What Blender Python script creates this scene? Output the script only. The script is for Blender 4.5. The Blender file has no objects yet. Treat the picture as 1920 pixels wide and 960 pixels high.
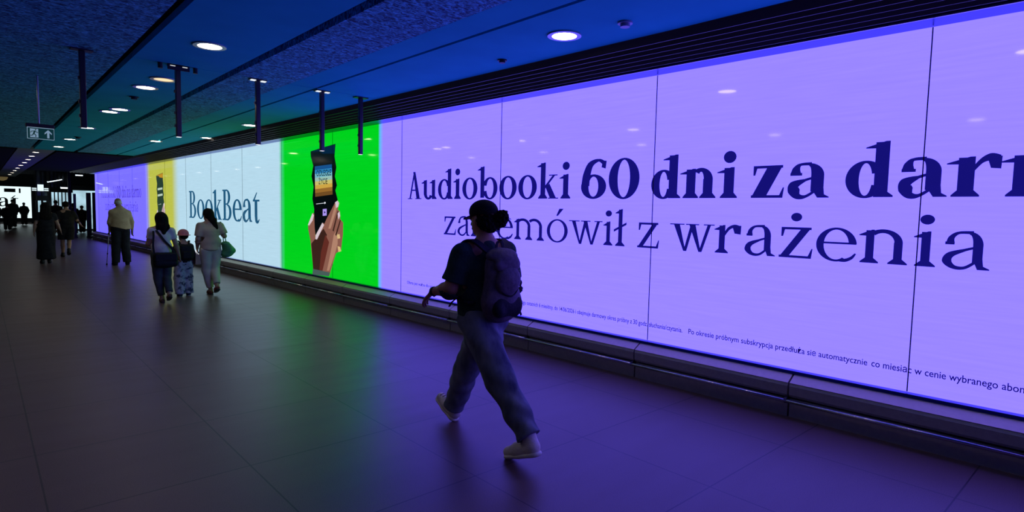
import bpy, bmesh, math, random
import numpy as np
from mathutils import Vector, Matrix
random.seed(4)
SC = bpy.context.scene
COL = SC.collection
# ---------------------------------------------------------------- camera
FPX, YAW, PITCH, ROLL = 1103.2, 0.76825, 0.073107, 0.0214459
CAM_H = 1.6
fw = Vector((math.sin(YAW)*math.cos(PITCH), math.cos(YAW)*math.cos(PITCH), -math.sin(PITCH)))
rt = Vector((math.cos(YAW), -math.sin(YAW), 0)); up = rt.cross(fw)
r2 = math.cos(ROLL)*rt + math.sin(ROLL)*up
u2 = -math.sin(ROLL)*rt + math.cos(ROLL)*up
cd = bpy.data.cameras.new('camera'); cam = bpy.data.objects.new('camera', cd); COL.objects.link(cam)
cd.sensor_fit = 'HORIZONTAL'; cd.sensor_width = 36; cd.lens = 36*FPX/1920
cd.clip_start = .05; cd.clip_end = 400
cam.matrix_world = Matrix(((r2.x, u2.x, -fw.x, 0), (r2.y, u2.y, -fw.y, 0), (r2.z, u2.z, -fw.z, CAM_H), (0, 0, 0, 1)))
SC.camera = cam
# ---------------------------------------------------------------- world, exposure
SC.view_settings.view_transform = 'Standard'; SC.view_settings.look = 'None'
SC.view_settings.exposure = 0.0; SC.view_settings.gamma = 1; SC.view_settings.use_curve_mapping = False
w = bpy.data.worlds.new('world'); SC.world = w; w.use_nodes = True
w.node_tree.nodes['Background'].inputs[0].default_value = (.35, .5, .8, 1)
w.node_tree.nodes['Background'].inputs[1].default_value = 0.012
LAMP_W = 3.2          # downlight power
SCREEN = 1.0           # video wall brightness
DC = 0.0307            # the ceiling and floor grid runs 1.8 degrees off the video wall
WX = 5.0               # plane of the video wall
CZ = 3.02              # ceiling height
FARX = 0

# ---------------------------------------------------------------- materials
def lin(c):
    return tuple(((v/255)/12.92 if v/255 <= .04045 else ((v/255+.055)/1.055)**2.4) for v in c)
def mat(name, col, rough=.6, metal=0, emit=None, es=1, spec=.5, coat=0):
    m = bpy.data.materials.new(name); m.use_nodes = True
    b = m.node_tree.nodes['Principled BSDF']
    b.inputs['Base Color'].default_value = (*col, 1)
    b.inputs['Roughness'].default_value = rough; b.inputs['Metallic'].default_value = metal
    b.inputs['Specular IOR Level'].default_value = spec
    if coat: b.inputs['Coat Weight'].default_value = coat; b.inputs['Coat Roughness'].default_value = .05
    if emit is not None:
        b.inputs['Emission Color'].default_value = (*emit, 1); b.inputs['Emission Strength'].default_value = es
    return m
def N(m, t, **kw):
    n = m.node_tree.nodes.new(t)
    for k, v in kw.items(): setattr(n, k, v)
    return n
def bsdf(m): return m.node_tree.nodes['Principled BSDF']
def link(m, a, b): m.node_tree.links.new(a, b)
def noisy(m, c1, c2, scale=8, detail=6, stretch=(1, 1, 1), bump=0, bscale=None, lo=.3, hi=.7, dist=0):
    tc = N(m, 'ShaderNodeTexCoord'); mp = N(m, 'ShaderNodeMapping'); mp.inputs['Scale'].default_value = stretch
    link(m, tc.outputs['Object'], mp.inputs['Vector'])
    nz = N(m, 'ShaderNodeTexNoise'); nz.inputs['Scale'].default_value = scale; nz.inputs['Detail'].default_value = detail
    nz.inputs['Distortion'].default_value = dist
    link(m, mp.outputs[0], nz.inputs['Vector'])
    cr = N(m, 'ShaderNodeValToRGB'); cr.color_ramp.elements[0].position = lo; cr.color_ramp.elements[1].position = hi
    cr.color_ramp.elements[0].color = (*c1, 1); cr.color_ramp.elements[1].color = (*c2, 1)
    link(m, nz.outputs[0], cr.inputs[0]); link(m, cr.outputs[0], bsdf(m).inputs['Base Color'])
    if bump:
        n2 = nz
        if bscale:
            n2 = N(m, 'ShaderNodeTexNoise'); n2.inputs['Scale'].default_value = bscale; n2.inputs['Detail'].default_value = 4
            link(m, mp.outputs[0], n2.inputs['Vector'])
        bp = N(m, 'ShaderNodeBump'); bp.inputs['Strength'].default_value = bump; bp.inputs['Distance'].default_value = .01
        link(m, n2.outputs[0], bp.inputs['Height']); link(m, bp.outputs[0], bsdf(m).inputs['Normal'])
    return m
M = {}
# floor: large dark satin stone tiles with thin joints
m = mat('floor_tiles', (.06, .055, .055), .38); M['floor'] = m
tc = N(m, 'ShaderNodeTexCoord'); mp = N(m, 'ShaderNodeMapping'); mp.inputs['Rotation'].default_value = (0, 0, DC)
mp.inputs['Location'].default_value = (-.22, .30, 0)
link(m, tc.outputs['Object'], mp.inputs['Vector'])
br = N(m, 'ShaderNodeTexBrick'); br.offset = 0; br.inputs['Scale'].default_value = 1
br.inputs['Brick Width'].default_value = .985; br.inputs['Row Height'].default_value = 1.0; br.inputs['Mortar Size'].default_value = .005
br.inputs['Mortar Smooth'].default_value = .2
br.inputs['Color1'].default_value = (.155, .092, .085, 1); br.inputs['Color2'].default_value = (.142, .085, .079, 1); br.inputs['Mortar'].default_value = (.04, .026, .026, 1)
link(m, mp.outputs[0], br.inputs['Vector'])
nz = N(m, 'ShaderNodeTexNoise'); nz.inputs['Scale'].default_value = 260; nz.inputs['Detail'].default_value = 3
link(m, mp.outputs[0], nz.inputs['Vector'])
nz2 = N(m, 'ShaderNodeTexNoise'); nz2.inputs['Scale'].default_value = 1.6; nz2.inputs['Detail'].default_value = 6
mp2 = N(m, 'ShaderNodeMapping'); mp2.inputs['Scale'].default_value = (.5, 3, 1); link(m, mp.outputs[0], mp2.inputs[0]); link(m, mp2.outputs[0], nz2.inputs['Vector'])
mx = N(m, 'ShaderNodeMix', data_type='RGBA', blend_type='MULTIPLY'); mx.inputs['Factor'].default_value = .8
cr = N(m, 'ShaderNodeValToRGB'); cr.color_ramp.elements[0].position = .3; cr.color_ramp.elements[1].position = .7
cr.color_ramp.elements[0].color = (.30, .30, .30, 1); cr.color_ramp.elements[1].color = (1.5, 1.5, 1.5, 1)
link(m, nz.outputs[0], cr.inputs[0]); link(m, br.outputs['Color'], mx.inputs['A']); link(m, cr.outputs[0], mx.inputs['B'])
link(m, mx.outputs['Result'], bsdf(m).inputs['Base Color'])
mr = N(m, 'ShaderNodeMapRange'); mr.inputs['To Min'].default_value = .29; mr.inputs['To Max'].default_value = .42
link(m, nz2.outputs[0], mr.inputs['Value']); link(m, mr.outputs[0], bsdf(m).inputs['Roughness'])
bp = N(m, 'ShaderNodeBump'); bp.inputs['Strength'].default_value = .25; bp.inputs['Distance'].default_value = .003
link(m, nz.outputs[0], bp.inputs['Height']); link(m, bp.outputs[0], bsdf(m).inputs['Normal'])
bsdf(m).inputs['Specular IOR Level'].default_value = .4

M['plaster'] = noisy(mat('smooth_ceiling_paint', (.1, .3, .6), .85, spec=.08), (.014, .46, .56), (.020, .53, .63), 2.5, 5)
M['stripfar'] = noisy(mat('far_strip_paint', (.3, .32, .36), .8), (.20, .24, .22), (.25, .29, .27), 2)
M['woodwool'] = noisy(mat('rough_wood_wool_board', (.1, .3, .6), .9), (.004, .06, .13), (.14, .80, 1.0), 18, 8, (1, 1.9, 1), 1.0, None, .40, .66, 1.6)
M['void'] = mat('dark_void', (.006, .006, .008), .9)
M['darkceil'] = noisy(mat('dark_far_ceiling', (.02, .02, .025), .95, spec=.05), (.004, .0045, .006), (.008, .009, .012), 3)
M['slat'] = mat('anodised_slat', (.10, .10, .12), .36, .7)
M['soffit'] = mat('glossy_blue_grey_soffit', (.02, .045, .42), .3, .8)
M['brightedge'] = mat('brushed_edge', (.6, .62, .7), .25, 1)
M['plinth'] = noisy(mat('plinth_coated_metal', (.2, .18, .18), .45, .2), (.36, .33, .35), (.42, .39, .40), 30)
M['plinthtop'] = noisy(mat('plinth_cap', (.3, .26, .24), .4, .2), (.60, .50, .36), (.66, .55, .40), 30)
M['steel'] = mat('polished_steel', (.72, .7, .7), .26, 1)
M['bracket'] = mat('dark_bracket', (.05, .05, .055), .4, .6)
M['post'] = mat('painted_post_steel', (.045, .045, .05), .28, .45)
M['white'] = mat('white_enamel', (.7, .72, .75), .4)
M['black'] = mat('black_plastic', (.012, .012, .014), .5)
M['warm'] = mat('downlight_diffuser', (1, .9, .8), .5, emit=(1, .83, .62), es=20)
M['warmdim'] = mat('dim_amber_diffuser', (1, .9, .6), .5, emit=(1, .72, .36), es=1.1)
M['ring'] = mat('downlight_trim', (.45, .48, .55), .3, .6)
M['wall'] = noisy(mat('dark_wall_cladding', (.03, .03, .035), .6), (.02, .021, .026), (.035, .036, .042), 4)
M['seam'] = mat('seam_gap', (.01, .008, .03), .5)
for k, c in dict(ink=(20, 16, 118), ph0=(5, 12, 14), ph1=(2, 30, 60), white=(235, 240, 250), lilac=(170, 150, 240), navy=(15, 15, 60),
                 sk0=(138, 92, 78), sk1=(58, 34, 28), sk2=(98, 44, 36), sk3=(176, 130, 108), sk4=(214, 198, 206), gold=(214, 186, 128), cuff=(70, 92, 88),
                 c0=(20, 80, 140), c1=(45, 130, 185), c2=(110, 180, 200), c3=(150, 190, 180), c4=(200, 190, 110), c5=(205, 165, 70), c6=(150, 105, 45), c7=(110, 75, 35),
                 logo=(28, 84, 120), farink=(76, 58, 178), yd=(40, 62, 50), yo=(190, 140, 30), yw=(190, 210, 190), ys=(190, 160, 170)).items():
    M[k] = mat('screen_'+k, (0, 0, 0), .12, emit=lin(c), es=1, spec=.35)
M['small'] = mat('screen_small_print', (0, 0, 0), .12, emit=lin((18, 8, 90)), es=1, spec=.35)
# video wall: colours of the picture on it, along its length
Y0, Y1 = -4.0, 32.55
m = mat('video_wall_picture', (.0, .0, .0), .05, spec=.3); M['screen'] = m
tc = N(m, 'ShaderNodeTexCoord'); sp = N(m, 'ShaderNodeSeparateXYZ'); link(m, tc.outputs['Object'], sp.inputs[0])
mr = N(m, 'ShaderNodeMapRange'); mr.inputs['From Min'].default_value = Y0; mr.inputs['From Max'].default_value = Y1
link(m, sp.outputs['Y'], mr.inputs['Value'])
cr = N(m, 'ShaderNodeValToRGB'); link(m, mr.outputs[0], cr.inputs[0])
K = 2.5
P_ = (.33, .245, 2.5); G_ = (.0, .64, .012); W_ = (.47, .70, .84); YL = (.50, .53, .07); PF = (.20, .165, 1.5)
stops = [(Y0, P_), (7.6, P_), (8.20, (.33, .245, 2.4)), (8.205, (.01, .5, .62)), (8.235, (.01, .5, .62)), (8.24, G_), (11.98, G_), (12.0, (.1, .6, .4)), (12.06, W_), (19.35, W_),
         (20.0, YL), (22.75, YL), (23.3, PF), (31.9, PF), (32.3, (.25, .22, 1.5)), (Y1, (.25, .22, 1.5))]
el = cr.color_ramp.elements
while len(el) < len(stops): el.new(.5)
for e, (yy, c) in zip(el, stops):
    e.position = (yy-Y0)/(Y1-Y0)
for e, (yy, c) in zip(sorted(el, key=lambda e: e.position), stops): e.color = (c[0]/K, c[1]/K, c[2]/K, 1)
nz = N(m, 'ShaderNodeTexNoise'); nz.inputs['Scale'].default_value = 3; nz.inputs['Detail'].default_value = 8
mp = N(m, 'ShaderNodeMapping'); mp.inputs['Scale'].default_value = (1, .6, 14); link(m, tc.outputs['Object'], mp.inputs[0]); link(m, mp.outputs[0], nz.inputs['Vector'])
mr2 = N(m, 'ShaderNodeMapRange'); mr2.inputs['From Min'].default_value = .25; mr2.inputs['From Max'].default_value = .75
mr2.inputs['To Min'].default_value = .95*K*SCREEN; mr2.inputs['To Max'].default_value = 1.05*K*SCREEN
link(m, nz.outputs[0], mr2.inputs['Value']); link(m, cr.outputs[0], bsdf(m).inputs['Emission Color']); link(m, mr2.outputs[0], bsdf(m).inputs['Emission Strength'])

# ---------------------------------------------------------------- object helpers
def tag(o, label=None, cat=None, group=None, kind=None):
    if label: o['label'] = label
    if cat: o['category'] = cat
    if group: o['group'] = group
    if kind: o['kind'] = kind
    return o
def obj(name, me, m, parent=None, smooth=False):
    o = bpy.data.objects.new(name, me); COL.objects.link(o)
    if m is not None:
        me.materials.clear(); me.materials.append(m)
    if smooth: me.polygons.foreach_set('use_smooth', [True]*len(me.polygons))
    if parent is not None: o.parent = parent
    return o
def empty(name, loc=(0, 0, 0), rz=0, **kw):
    o = bpy.data.objects.new(name, None); COL.objects.link(o); o.location = loc; o.rotation_euler.z = rz
    o.empty_display_size = .1
    return tag(o, **kw)
class MB:
    def __init__(s): s.v = []; s.f = []
    def add(s, v, f):
        n = len(s.v); s.v += [tuple(p) for p in v]; s.f += [tuple(i+n for i in q) for q in f]; return s
    def box(s, a, b):
        x0, y0, z0 = a; x1, y1, z1 = b
        return s.add([(x0, y0, z0), (x1, y0, z0), (x1, y1, z0), (x0, y1, z0), (x0, y0, z1), (x1, y0, z1), (x1, y1, z1), (x0, y1, z1)],
                     [(0, 3, 2, 1), (4, 5, 6, 7), (0, 1, 5, 4), (1, 2, 6, 5), (2, 3, 7, 6), (3, 0, 4, 7)])
    def tube(s, pts, r, n=10, cap=True):
        pts = [Vector(p) for p in pts]; rs = r if isinstance(r, (list, tuple)) else [r]*len(pts)
        rings = []; prev = None
        for i, p in enumerate(pts):
            d = (pts[min(i+1, len(pts)-1)]-pts[max(i-1, 0)]).normalized()
            a = prev if prev is not None else (Vector((0, 0, 1)) if abs(d.z) < .9 else Vector((1, 0, 0)))
            x = (a-d*a.dot(d)).normalized(); prev = x; y = d.cross(x)
            rings.append([p+(x*math.cos(t)+y*math.sin(t))*rs[i] for t in [2*math.pi*k/n for k in range(n)]])
        v = [q for rg in rings for q in rg]; f = []
        for i in range(len(pts)-1):
            for k in range(n): f.append((i*n+k, i*n+(k+1) % n, (i+1)*n+(k+1) % n, (i+1)*n+k))
        if cap: f.append(tuple(range(n))[::-1]); f.append(tuple((len(pts)-1)*n+k for k in range(n)))
        return s.add(v, f)
    def prism(s, prof, y0, y1):           # (x,z) profile swept along y
        n = len(prof)
        return s.add([(x, y0, z) for x, z in prof]+[(x, y1, z) for x, z in prof],
                     [tuple(range(n)), tuple(range(2*n-1, n-1, -1))]+[((i+1) % n, i, n+i, n+(i+1) % n) for i in range(n)])
    def disc(s, c, r, z=None, n=28, r0=0, h=.004):   # flat round plate facing down
        cx, cy, cz = c
        if r0 == 0:
            v = [(cx+r*math.cos(2*math.pi*k/n), cy+r*math.sin(2*math.pi*k/n), cz) for k in range(n)]
            return s.add(v+[(a, b, d+h) for a, b, d in v], [tuple(range(n))[::-1], tuple(range(n, 2*n))]+[(k, (k+1) % n, n+(k+1) % n, n+k) for k in range(n)])
        v = []
        for rr, zz in ((r, cz), (r0, cz), (r0, cz+h), (r, cz+h)):
            v += [(cx+rr*math.cos(2*math.pi*k/n), cy+rr*math.sin(2*math.pi*k/n), zz) for k in range(n)]
        f = []
        for j in range(4):
            for k in range(n): f.append((j*n+k, j*n+(k+1) % n, ((j+1) % 4)*n+(k+1) % n, ((j+1) % 4)*n+k))
        return s.add(v, f)
    def mesh(s, name='m', fix=True):
        me = bpy.data.meshes.new(name); me.from_pydata(s.v, [], s.f); me.validate()
        if fix:
            bm = bmesh.new(); bm.from_mesh(me); bmesh.ops.recalc_face_normals(bm, faces=bm.faces); bm.to_mesh(me); bm.free()
        return me
    def build(s, name, m, parent=None, smooth=False, bevel=0):
        o = obj(name, s.mesh(name), m, parent, smooth)
        if bevel:
            b = o.modifiers.new('bevel', 'BEVEL'); b.width = bevel; b.segments = 2; b.limit_method = 'ANGLE'
        return o
def rot(x, y):                       # grid coordinates (x0 along the ceiling grid) -> world
    return (x+DC*y, y)

# ---------------------------------------------------------------- the setting
FL = MB().box((-9, -4, -.1), (14, 62, 0)).build('floor', M['floor']); tag(FL, kind='structure')
tag(MB().box((WX+.06, -4, 0), (WX+.3, 32.6, 3.4)).build('wall_right', M['wall']), kind='structure')
tag(MB().box((-9.2, -4, 0), (-9, 62, 4.6)).build('wall_left', M['wall']), kind='structure')
tag(MB().box((-9, -4.2, 0), (5.3, -4, 3.4)).build('wall_back', M['wall']), kind='structure')
ceil = MB().box((-9, -4, CZ+.10), (5.3, 20.25, CZ+.2)).build('ceiling', M['void']); tag(ceil, kind='structure')
def cpanel(x0, x1, y0, y1, m, z=CZ, nm='ceiling_panel'):
    b = MB(); (a, _), (c, _), (d, _), (e, _) = rot(x0, y0), rot(x1, y0), rot(x1, y1), rot(x0, y1)
    v = [(a, y0, z), (c, y0, z), (d, y1, z), (e, y1, z)]
    b.add(v+[(p, q, r+.06) for p, q, r in v], [(0, 1, 2, 3), (7, 6, 5, 4), (0, 4, 5, 1), (1, 5, 6, 2), (2, 6, 7, 3), (3, 7, 4, 0)])
    return b.build(nm, m, ceil)
ys = [-4, .05, 6.75, 13.45, 20.15]
for a, b in zip(ys[:-1], ys[1:]):
    a += .008; b -= .008
    for x0 in (-8.6, -6.66, -4.72, -2.78, -.84): cpanel(x0+.015, x0+1.915, a, b, M['woodwool'])
    cpanel(1.16, 2.01, a, b, M['plaster'])
    cpanel(2.10, 2.70, a, b, M['woodwool']); cpanel(2.702, 3.005, a, b, M['plaster'])
    cpanel(3.045, 3.98, a, b, M['plaster'])
# ceiling beyond: a pale strip with lamps between dark fields
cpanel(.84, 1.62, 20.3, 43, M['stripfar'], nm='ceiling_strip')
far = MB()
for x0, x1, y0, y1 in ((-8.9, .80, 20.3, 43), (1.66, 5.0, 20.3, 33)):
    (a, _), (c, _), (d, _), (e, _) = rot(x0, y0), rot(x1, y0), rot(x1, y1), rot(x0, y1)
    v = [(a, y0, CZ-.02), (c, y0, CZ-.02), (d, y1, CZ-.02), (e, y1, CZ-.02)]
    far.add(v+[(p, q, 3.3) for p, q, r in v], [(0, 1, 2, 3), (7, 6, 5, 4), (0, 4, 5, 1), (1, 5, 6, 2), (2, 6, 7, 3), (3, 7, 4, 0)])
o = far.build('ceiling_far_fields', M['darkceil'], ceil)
tag(MB().box((-9, 33, 4.2), (14, 62, 4.3)).build('ceiling_far', M['darkceil']), kind='structure')
tag(MB().box((14, 33, 0), (14.2, 62, 4.3)).build('wall_far_right', M['wall']), kind='structure')
tag(MB().box((-9, 60.4, 0), (14, 60.6, 4.3)).build('wall_far', M['wall']), kind='structure')
tag(MB().box((5.3, 32.6, 0), (14, 32.8, 4.3)).build('wall_return', M['wall']), kind='structure')

# slatted metal grille between ceiling and video wall
gr = empty('trim_1', (0, 0, 0), kind='structure')
MB().box((3.9, -4, CZ+.085), (WX, 32.5, CZ+.095)).build('grille_backing', M['void'], gr)
for k in range(6):
    x = 4.05+k*.117; z = 2.968-k*.002
    b = MB()
    b.prism([(x, z+.085), (x+.012, z+.09), (x+.062, z+.006), (x+.058, z-.006), (x+.046, z-.008), (x+.004, z+.055)], -4, 32.5)
    b.build('slat', M['slat'], gr)
tr = MB().box((4.785, -4, 2.956), (WX+.06, 32.55, 2.985)).build('trim_2', M['soffit']); tag(tr, kind='structure')
MB().box((4.773, -4, 2.950), (4.785, 32.55, 2.962)).build('edge_strip', M['brightedge'], tr)
tr = MB().box((4.955, -4, .335), (WX+.06, 32.55, .36)).build('trim_3', M['soffit']); tag(tr, kind='structure')

# plinth units with steel bumper rail along the foot of the wall
ORD = ['first', 'second', 'third', 'fourth', 'fifth', 'sixth', 'seventh', 'eighth', 'ninth', 'tenth', 'eleventh', 'twelfth', 'thirteenth', 'fourteenth', 'fifteenth', 'sixteenth',
       'seventeenth', 'eighteenth', 'nineteenth', 'twentieth', 'twenty-first', 'twenty-second', 'twenty-third', 'twenty-fourth']
def plinth_unit():
    L = 1.478
    r = empty('plinth_unit')
    b = MB(); g = .007
    b.prism([(5.05, .333), (4.955, .333), (4.95, .325), (4.95, .02), (5.05, .02)], g, L-g)
    b.prism([(4.95, .31), (4.866, .275), (4.856, .255), (4.86, .185), (4.872, .165), (4.95, .155)], g, L-g)
    b.build('upper_panel', M['plinth'], r)
    MB().prism([(4.952, .330), (4.952, .311), (4.868, .276), (4.862, .281)], g, L-g).build('cap', M['plinthtop'], r)
    MB().prism([(4.95, .150), (4.885, .145), (4.88, .135), (4.88, 0), (4.95, 0)], g, L-g).build('lower_panel', M['plinth'], r)
    t = MB().tube([(4.838, .001, .138), (4.838, L-.001, .138)], .0155, 14); t.build('bumper_rail', M['steel'], r, True)
    b = MB(); b.prism([(4.90, .18), (4.848, .165), (4.826, .15), (4.824, .125), (4.84, .118), (4.90, .128)], 0.0005, .018)
    b.build('bracket', M['bracket'], r)
    return r
def copytree(o, parent=None):
    c = o.copy(); COL.objects.link(c)
    if parent is not None: c.parent = parent
    for ch in list(o.children): copytree(ch, c)
    return c
pr = None
what = lambda y: ('the purple headline' if y < 7.5 else 'the green picture' if y < 11.9 else 'the pale logo field' if y < 19.5 else 'the yellow picture' if y < 22.6 else 'the far purple field')
y = .31-1.478*1; k = 0
units = []
while y < 32.0:
    if y > -1.2:
        u = plinth_unit() if pr is None else copytree(pr)
        pr = pr or u; u.location = (0, y, 0)
        if k == 0: tag(u, 'nearest plinth unit with steel rail, at the lower right corner', 'plinth', 'plinth units along the foot of the video wall')
        else: tag(u, 'plinth unit with steel rail below %s, %s from the near end' % (what(y+.7), ORD[k]), 'plinth', 'plinth units along the foot of the video wall')
        k += 1
    y += 1.478

# ---------------------------------------------------------------- video wall
VW = empty('video_wall', (WX, 10, .36), label='long bright video wall showing purple, green, pale and yellow advertising fields', cat='video wall')
def vchild(o): o.parent = VW; o.matrix_parent_inverse = Matrix.Translation(-Vector(VW.location)); return o
vchild(MB().box((WX, Y0, .365), (WX+.05, Y1, 2.952)).build('display_face', M['screen']))
yy = 1.01
while yy < 32:
    sw = .0035 if yy < 8 else .0016; b = MB().box((WX-.0045, yy-sw, .368), (WX+.001, yy+sw, 2.95)); vchild(b.build('panel_seam', M['seam'])); yy += 2.198
# ---------------------------------------------------------------- lettering: a drawn high-contrast serif face
def cr_spline(pts, ws, n=9):
    P = [Vector(p) for p in pts]; out = []; W = []
    for i in range(len(P)-1):
        p0 = P[max(i-1, 0)]; p1 = P[i]; p2 = P[i+1]; p3 = P[min(i+2, len(P)-1)]
        for k in range(n+(i == len(P)-2)):
            t = k/n
            out.append(.5*((2*p1)+(p2-p0)*t+(2*p0-5*p1+4*p2-p3)*t*t+(-p0+3*p1-3*p2+p3)*t**3))
            W.append(ws[i]*(1-t)+ws[i+1]*t)
    return out, W
def stroke(pts, ws, n=9):
    c, W = cr_spline(pts, ws, n); L = []; R = []
    for i, p in enumerate(c):
        d = (c[min(i+1, len(c)-1)]-c[max(i-1, 0)]); d = d.normalized() if d.length else Vector((1, 0))
        q = Vector((-d.y, d.x))*W[i]/2; L.append(p+q); R.append(p-q)
    return [[L[i], R[i], R[i+1], L[i+1]] for i in range(len(c)-1)]
def ring(cx, cy, rx, ry, T, t, a0=0, a1=360, n=40):
    out = []
    for k in range(n):
        A = [math.radians(a0+(a1-a0)*(k+j)/n) for j in (0, 1)]
        o = [(cx+rx*math.cos(a), cy+ry*math.sin(a)) for a in A]; i = [(cx+(rx-T)*math.cos(a), cy+(ry-t)*math.sin(a)) for a in A]
        out.append([o[0], o[1], i[1], i[0]])
    return out
def dot(cx, cy, r, n=18): return [[(cx+r*math.cos(2*math.pi*k/n), cy+r*math.sin(2*math.pi*k/n)) for k in range(n)]]
def rc(x0, y0, x1, y1): return [[(x0, y0), (x1, y0), (x1, y1), (x0, y1)]]
def serif(cx, y, hw, T, s, d=1):     # bracketed foot: d=1 sits on y, d=-1 hangs from y
    return [[(cx-hw, y), (cx+hw, y), (cx+hw, y+d*s*.55), (cx+T/2, y+d*s*2.3), (cx-T/2, y+d*s*2.3), (cx-hw, y+d*s*.55)]]
def flag(x, y, T, s): return [[(x-T*.55-.05, y-.13), (x-T*.55-.05, y-.16), (x+T*.2, y-.17), (x+T, y-.05), (x+T, y+.02), (x+T*.7, y+.02)]]
def glyph(ch, T, t):
    s = t*.8+.02; h = T*.5+.11; g = []
    if ch == ' ': return [], .34
    if ch == 'o' or ch == 'ó':
        g += ring(.5, .5, .5, .53, T*1.05, t)
        if ch == 'ó': g += [[(.44, 1.18), (.52, 1.18), (.78, 1.5), (.58, 1.5)]]
        return g, 1.0
    if ch in 'nmhr' or ch == 'u':
        if ch == 'u':
            g += rc(.1, .3, .1+T, .98)+flag(.1, .98, T, s)+ring(.1+.36, .33, .36, .36, T, t*1.6, 180, 360)[0:34]
            x = .82-T*.35; g += rc(x, .0, x+T, .98)+flag(x, .98, T, s)+[[(x+T*.4, 0), (x+T+.12, .0), (x+T+.12, s*.6), (x+T, s*2)]]
            return g, x+T+.12
        g += rc(.1, 0, .1+T, .98)+flag(.1, .98, T, s)+serif(.1+T/2, 0, h, T, s)
        if ch == 'r':
            g += stroke([(.1+T*.8, .62), (.1+T+.1, .87), (.1+T+.27, .97), (.1+T+.42, .93)], [t, t*1.6, T*.6, T*.55])
            g += [[(.1+T+.28, .66+.06*(1-T)), (.1+T+.46, .68), (.1+T+.47, .99), (.1+T+.2, .99)]]
            return g, .1+T+.48
        x = .1
        for k in range(2 if ch == 'm' else 1):
            w_ = .62
            g += ring(x+T+.18, .62, .44-T*.15, .40, T*.95, t*1.9, 0, 132, 22)
            x2 = x+T+.18+.44-T*.15-T; g += rc(x2, 0, x2+T, .64)+serif(x2+T/2, 0, h, T, s); x = x2
        return g, x+T+.1+.05
    if ch in 'db':
        if ch == 'd':
            g += ring(.47, .49, .46, .52, T, t*1.1, 20, 340); x = .93-T*.85
            g += rc(x, 0, x+T, 1.5)+flag(x, 1.5, T, s)+[[(x+T*.4, 0), (x+T+.12, 0), (x+T+.12, s*.6), (x+T, s*2)]]
            return g, x+T+.12
        g += rc(.1, .05, .1+T, 1.5)+flag(.1, 1.5, T, s)+ring(.1+T*.8+.40, .49, .46, .52, T, t*1.1, -165, 165)
        return g, .1+T*.8+.88
    if ch in 'iılł':
        H = .98 if ch in 'iı' else 1.5
        g += rc(.12, 0, .12+T, H)+flag(.12, H, T, s)+serif(.12+T/2, 0, h, T, s)
        if ch == 'i': g += dot(.12+T/2, 1.33, T*.42+.065)
        if ch == 'ł': g += [[(-.06, .58), (.12+T+.16, .88), (.12+T+.16, .98), (-.06, .68)]]
        return g, .24+T
    if ch in 'zż':
        g += rc(.06, 1-t*1.3, .82, 1)+rc(.02, 0, .84, t*1.3)+[[(.02, 0), (.02+T*1.25, 0), (.82, 1), (.82-T*1.25, 1)]]
        g += [[(.06, 1), (.06, .70), (.06+t*.8, .70), (.06+t*1.8, 1)], [(.84, 0), (.84-t*1.8, 0), (.84-t*.3+.02, .32), (.84+.03, .32)]]
        if ch == 'ż': g += dot(.43, 1.33, T*.42+.065)
        return g, .86
    if ch == 'a':
        x = .56; g += rc(x, .18, x+T, .68)+ring(x-.08+T*.1, .66, .08+T*.9, .36, T, t*1.4, 0, 95, 14)
        g += stroke([(.1+T*.3, .70), (.13+T*.25, .86), (.3, .985), (x, 1.0)], [T*.9, T*.62, t*1.2, t*1.5])
        g += rc(.06, .66, .06+T*.95, .74)
        g += stroke([(x+T*.3, .60), (.42, .52), (.17, .38), (.03+T*.45, .2), (.2+T*.2, .045), (.42+T*.1, .04), (x+T*.5, .24)], [t, t*1.2, T*.85, T, T*.6, t*1.3, t])
        g += [[(x, .3), (x+T, .3), (x+T+.02, .1), (x+T+.13, .03), (x+T+.13, 0), (x+T*.55, 0)]]
        return g, x+T+.12
    if ch == 'e':
        g += ring(.47, .5, .47, .53, T, t*1.1, 4, 302, 42)
        g += rc(T*.7, .52, .93, .52+t)+stroke([(.56, .015), (.70, .03), (.83, .11), (.92, .25)], [t*1.3, t*1.7, t*1.4, t*.6])
        return g, .94
    if ch == 't':
        g += rc(.18, .25, .18+T, 1.0)+rc(.02, 1-t*1.2, .62, 1)+[[(.02, .96), (.18, .96), (.18+T, 1.32), (.18+T*.7, 1.32)]]
        g += stroke([(.18+T/2, .3), (.22+T/2, .07), (.38+T*.4, .02), (.6, .14)], [T, T*.9, t*1.8, t*.6])
        return g, .62
    if ch == 'k':
        g += rc(.1, 0, .1+T, 1.5)+flag(.1, 1.5, T, s)+serif(.1+T/2, 0, h, T, s)
        g += [[(.1+T*.6, .32), (.1+T*.6, .45), (.71, .98), (.84, .98)], [(.1+T+.02, .46), (.1+T+.2, .62+.02), (.72+T*.75, .0), (.72-T*.5, .0)]]
        g += rc(.52, 1-s*.55, .94, 1)+rc(.5, 0, .80+T*.8, s*.55)
        return g, .84+T*.7
    if ch == 'w':
        X = [.02, .40, .72, 1.12]
        for a, b, k in ((.08, .40, T*1.1), (.60, .90, T*1.1)): g += [[(a, 1), (a+k*1.05, 1), (b+k*.55, .0), (b+k*.2, -.02)]]
        for a, b in ((.40+T*.45, .66+T*.3), (.90+T*.45, 1.26)): g += [[(a-t*.6, -.02), (a+t*1.0, -.02), (b+t*.9, 1), (b-t*.9, 1)]]
        g += rc(-.04, 1-s*.55, .36+T*.5, 1)+rc(.50, 1-s*.55, .84+T*.5, 1)+rc(1.08, 1-s*.55, 1.42, 1)
        return g, 1.38
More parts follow.
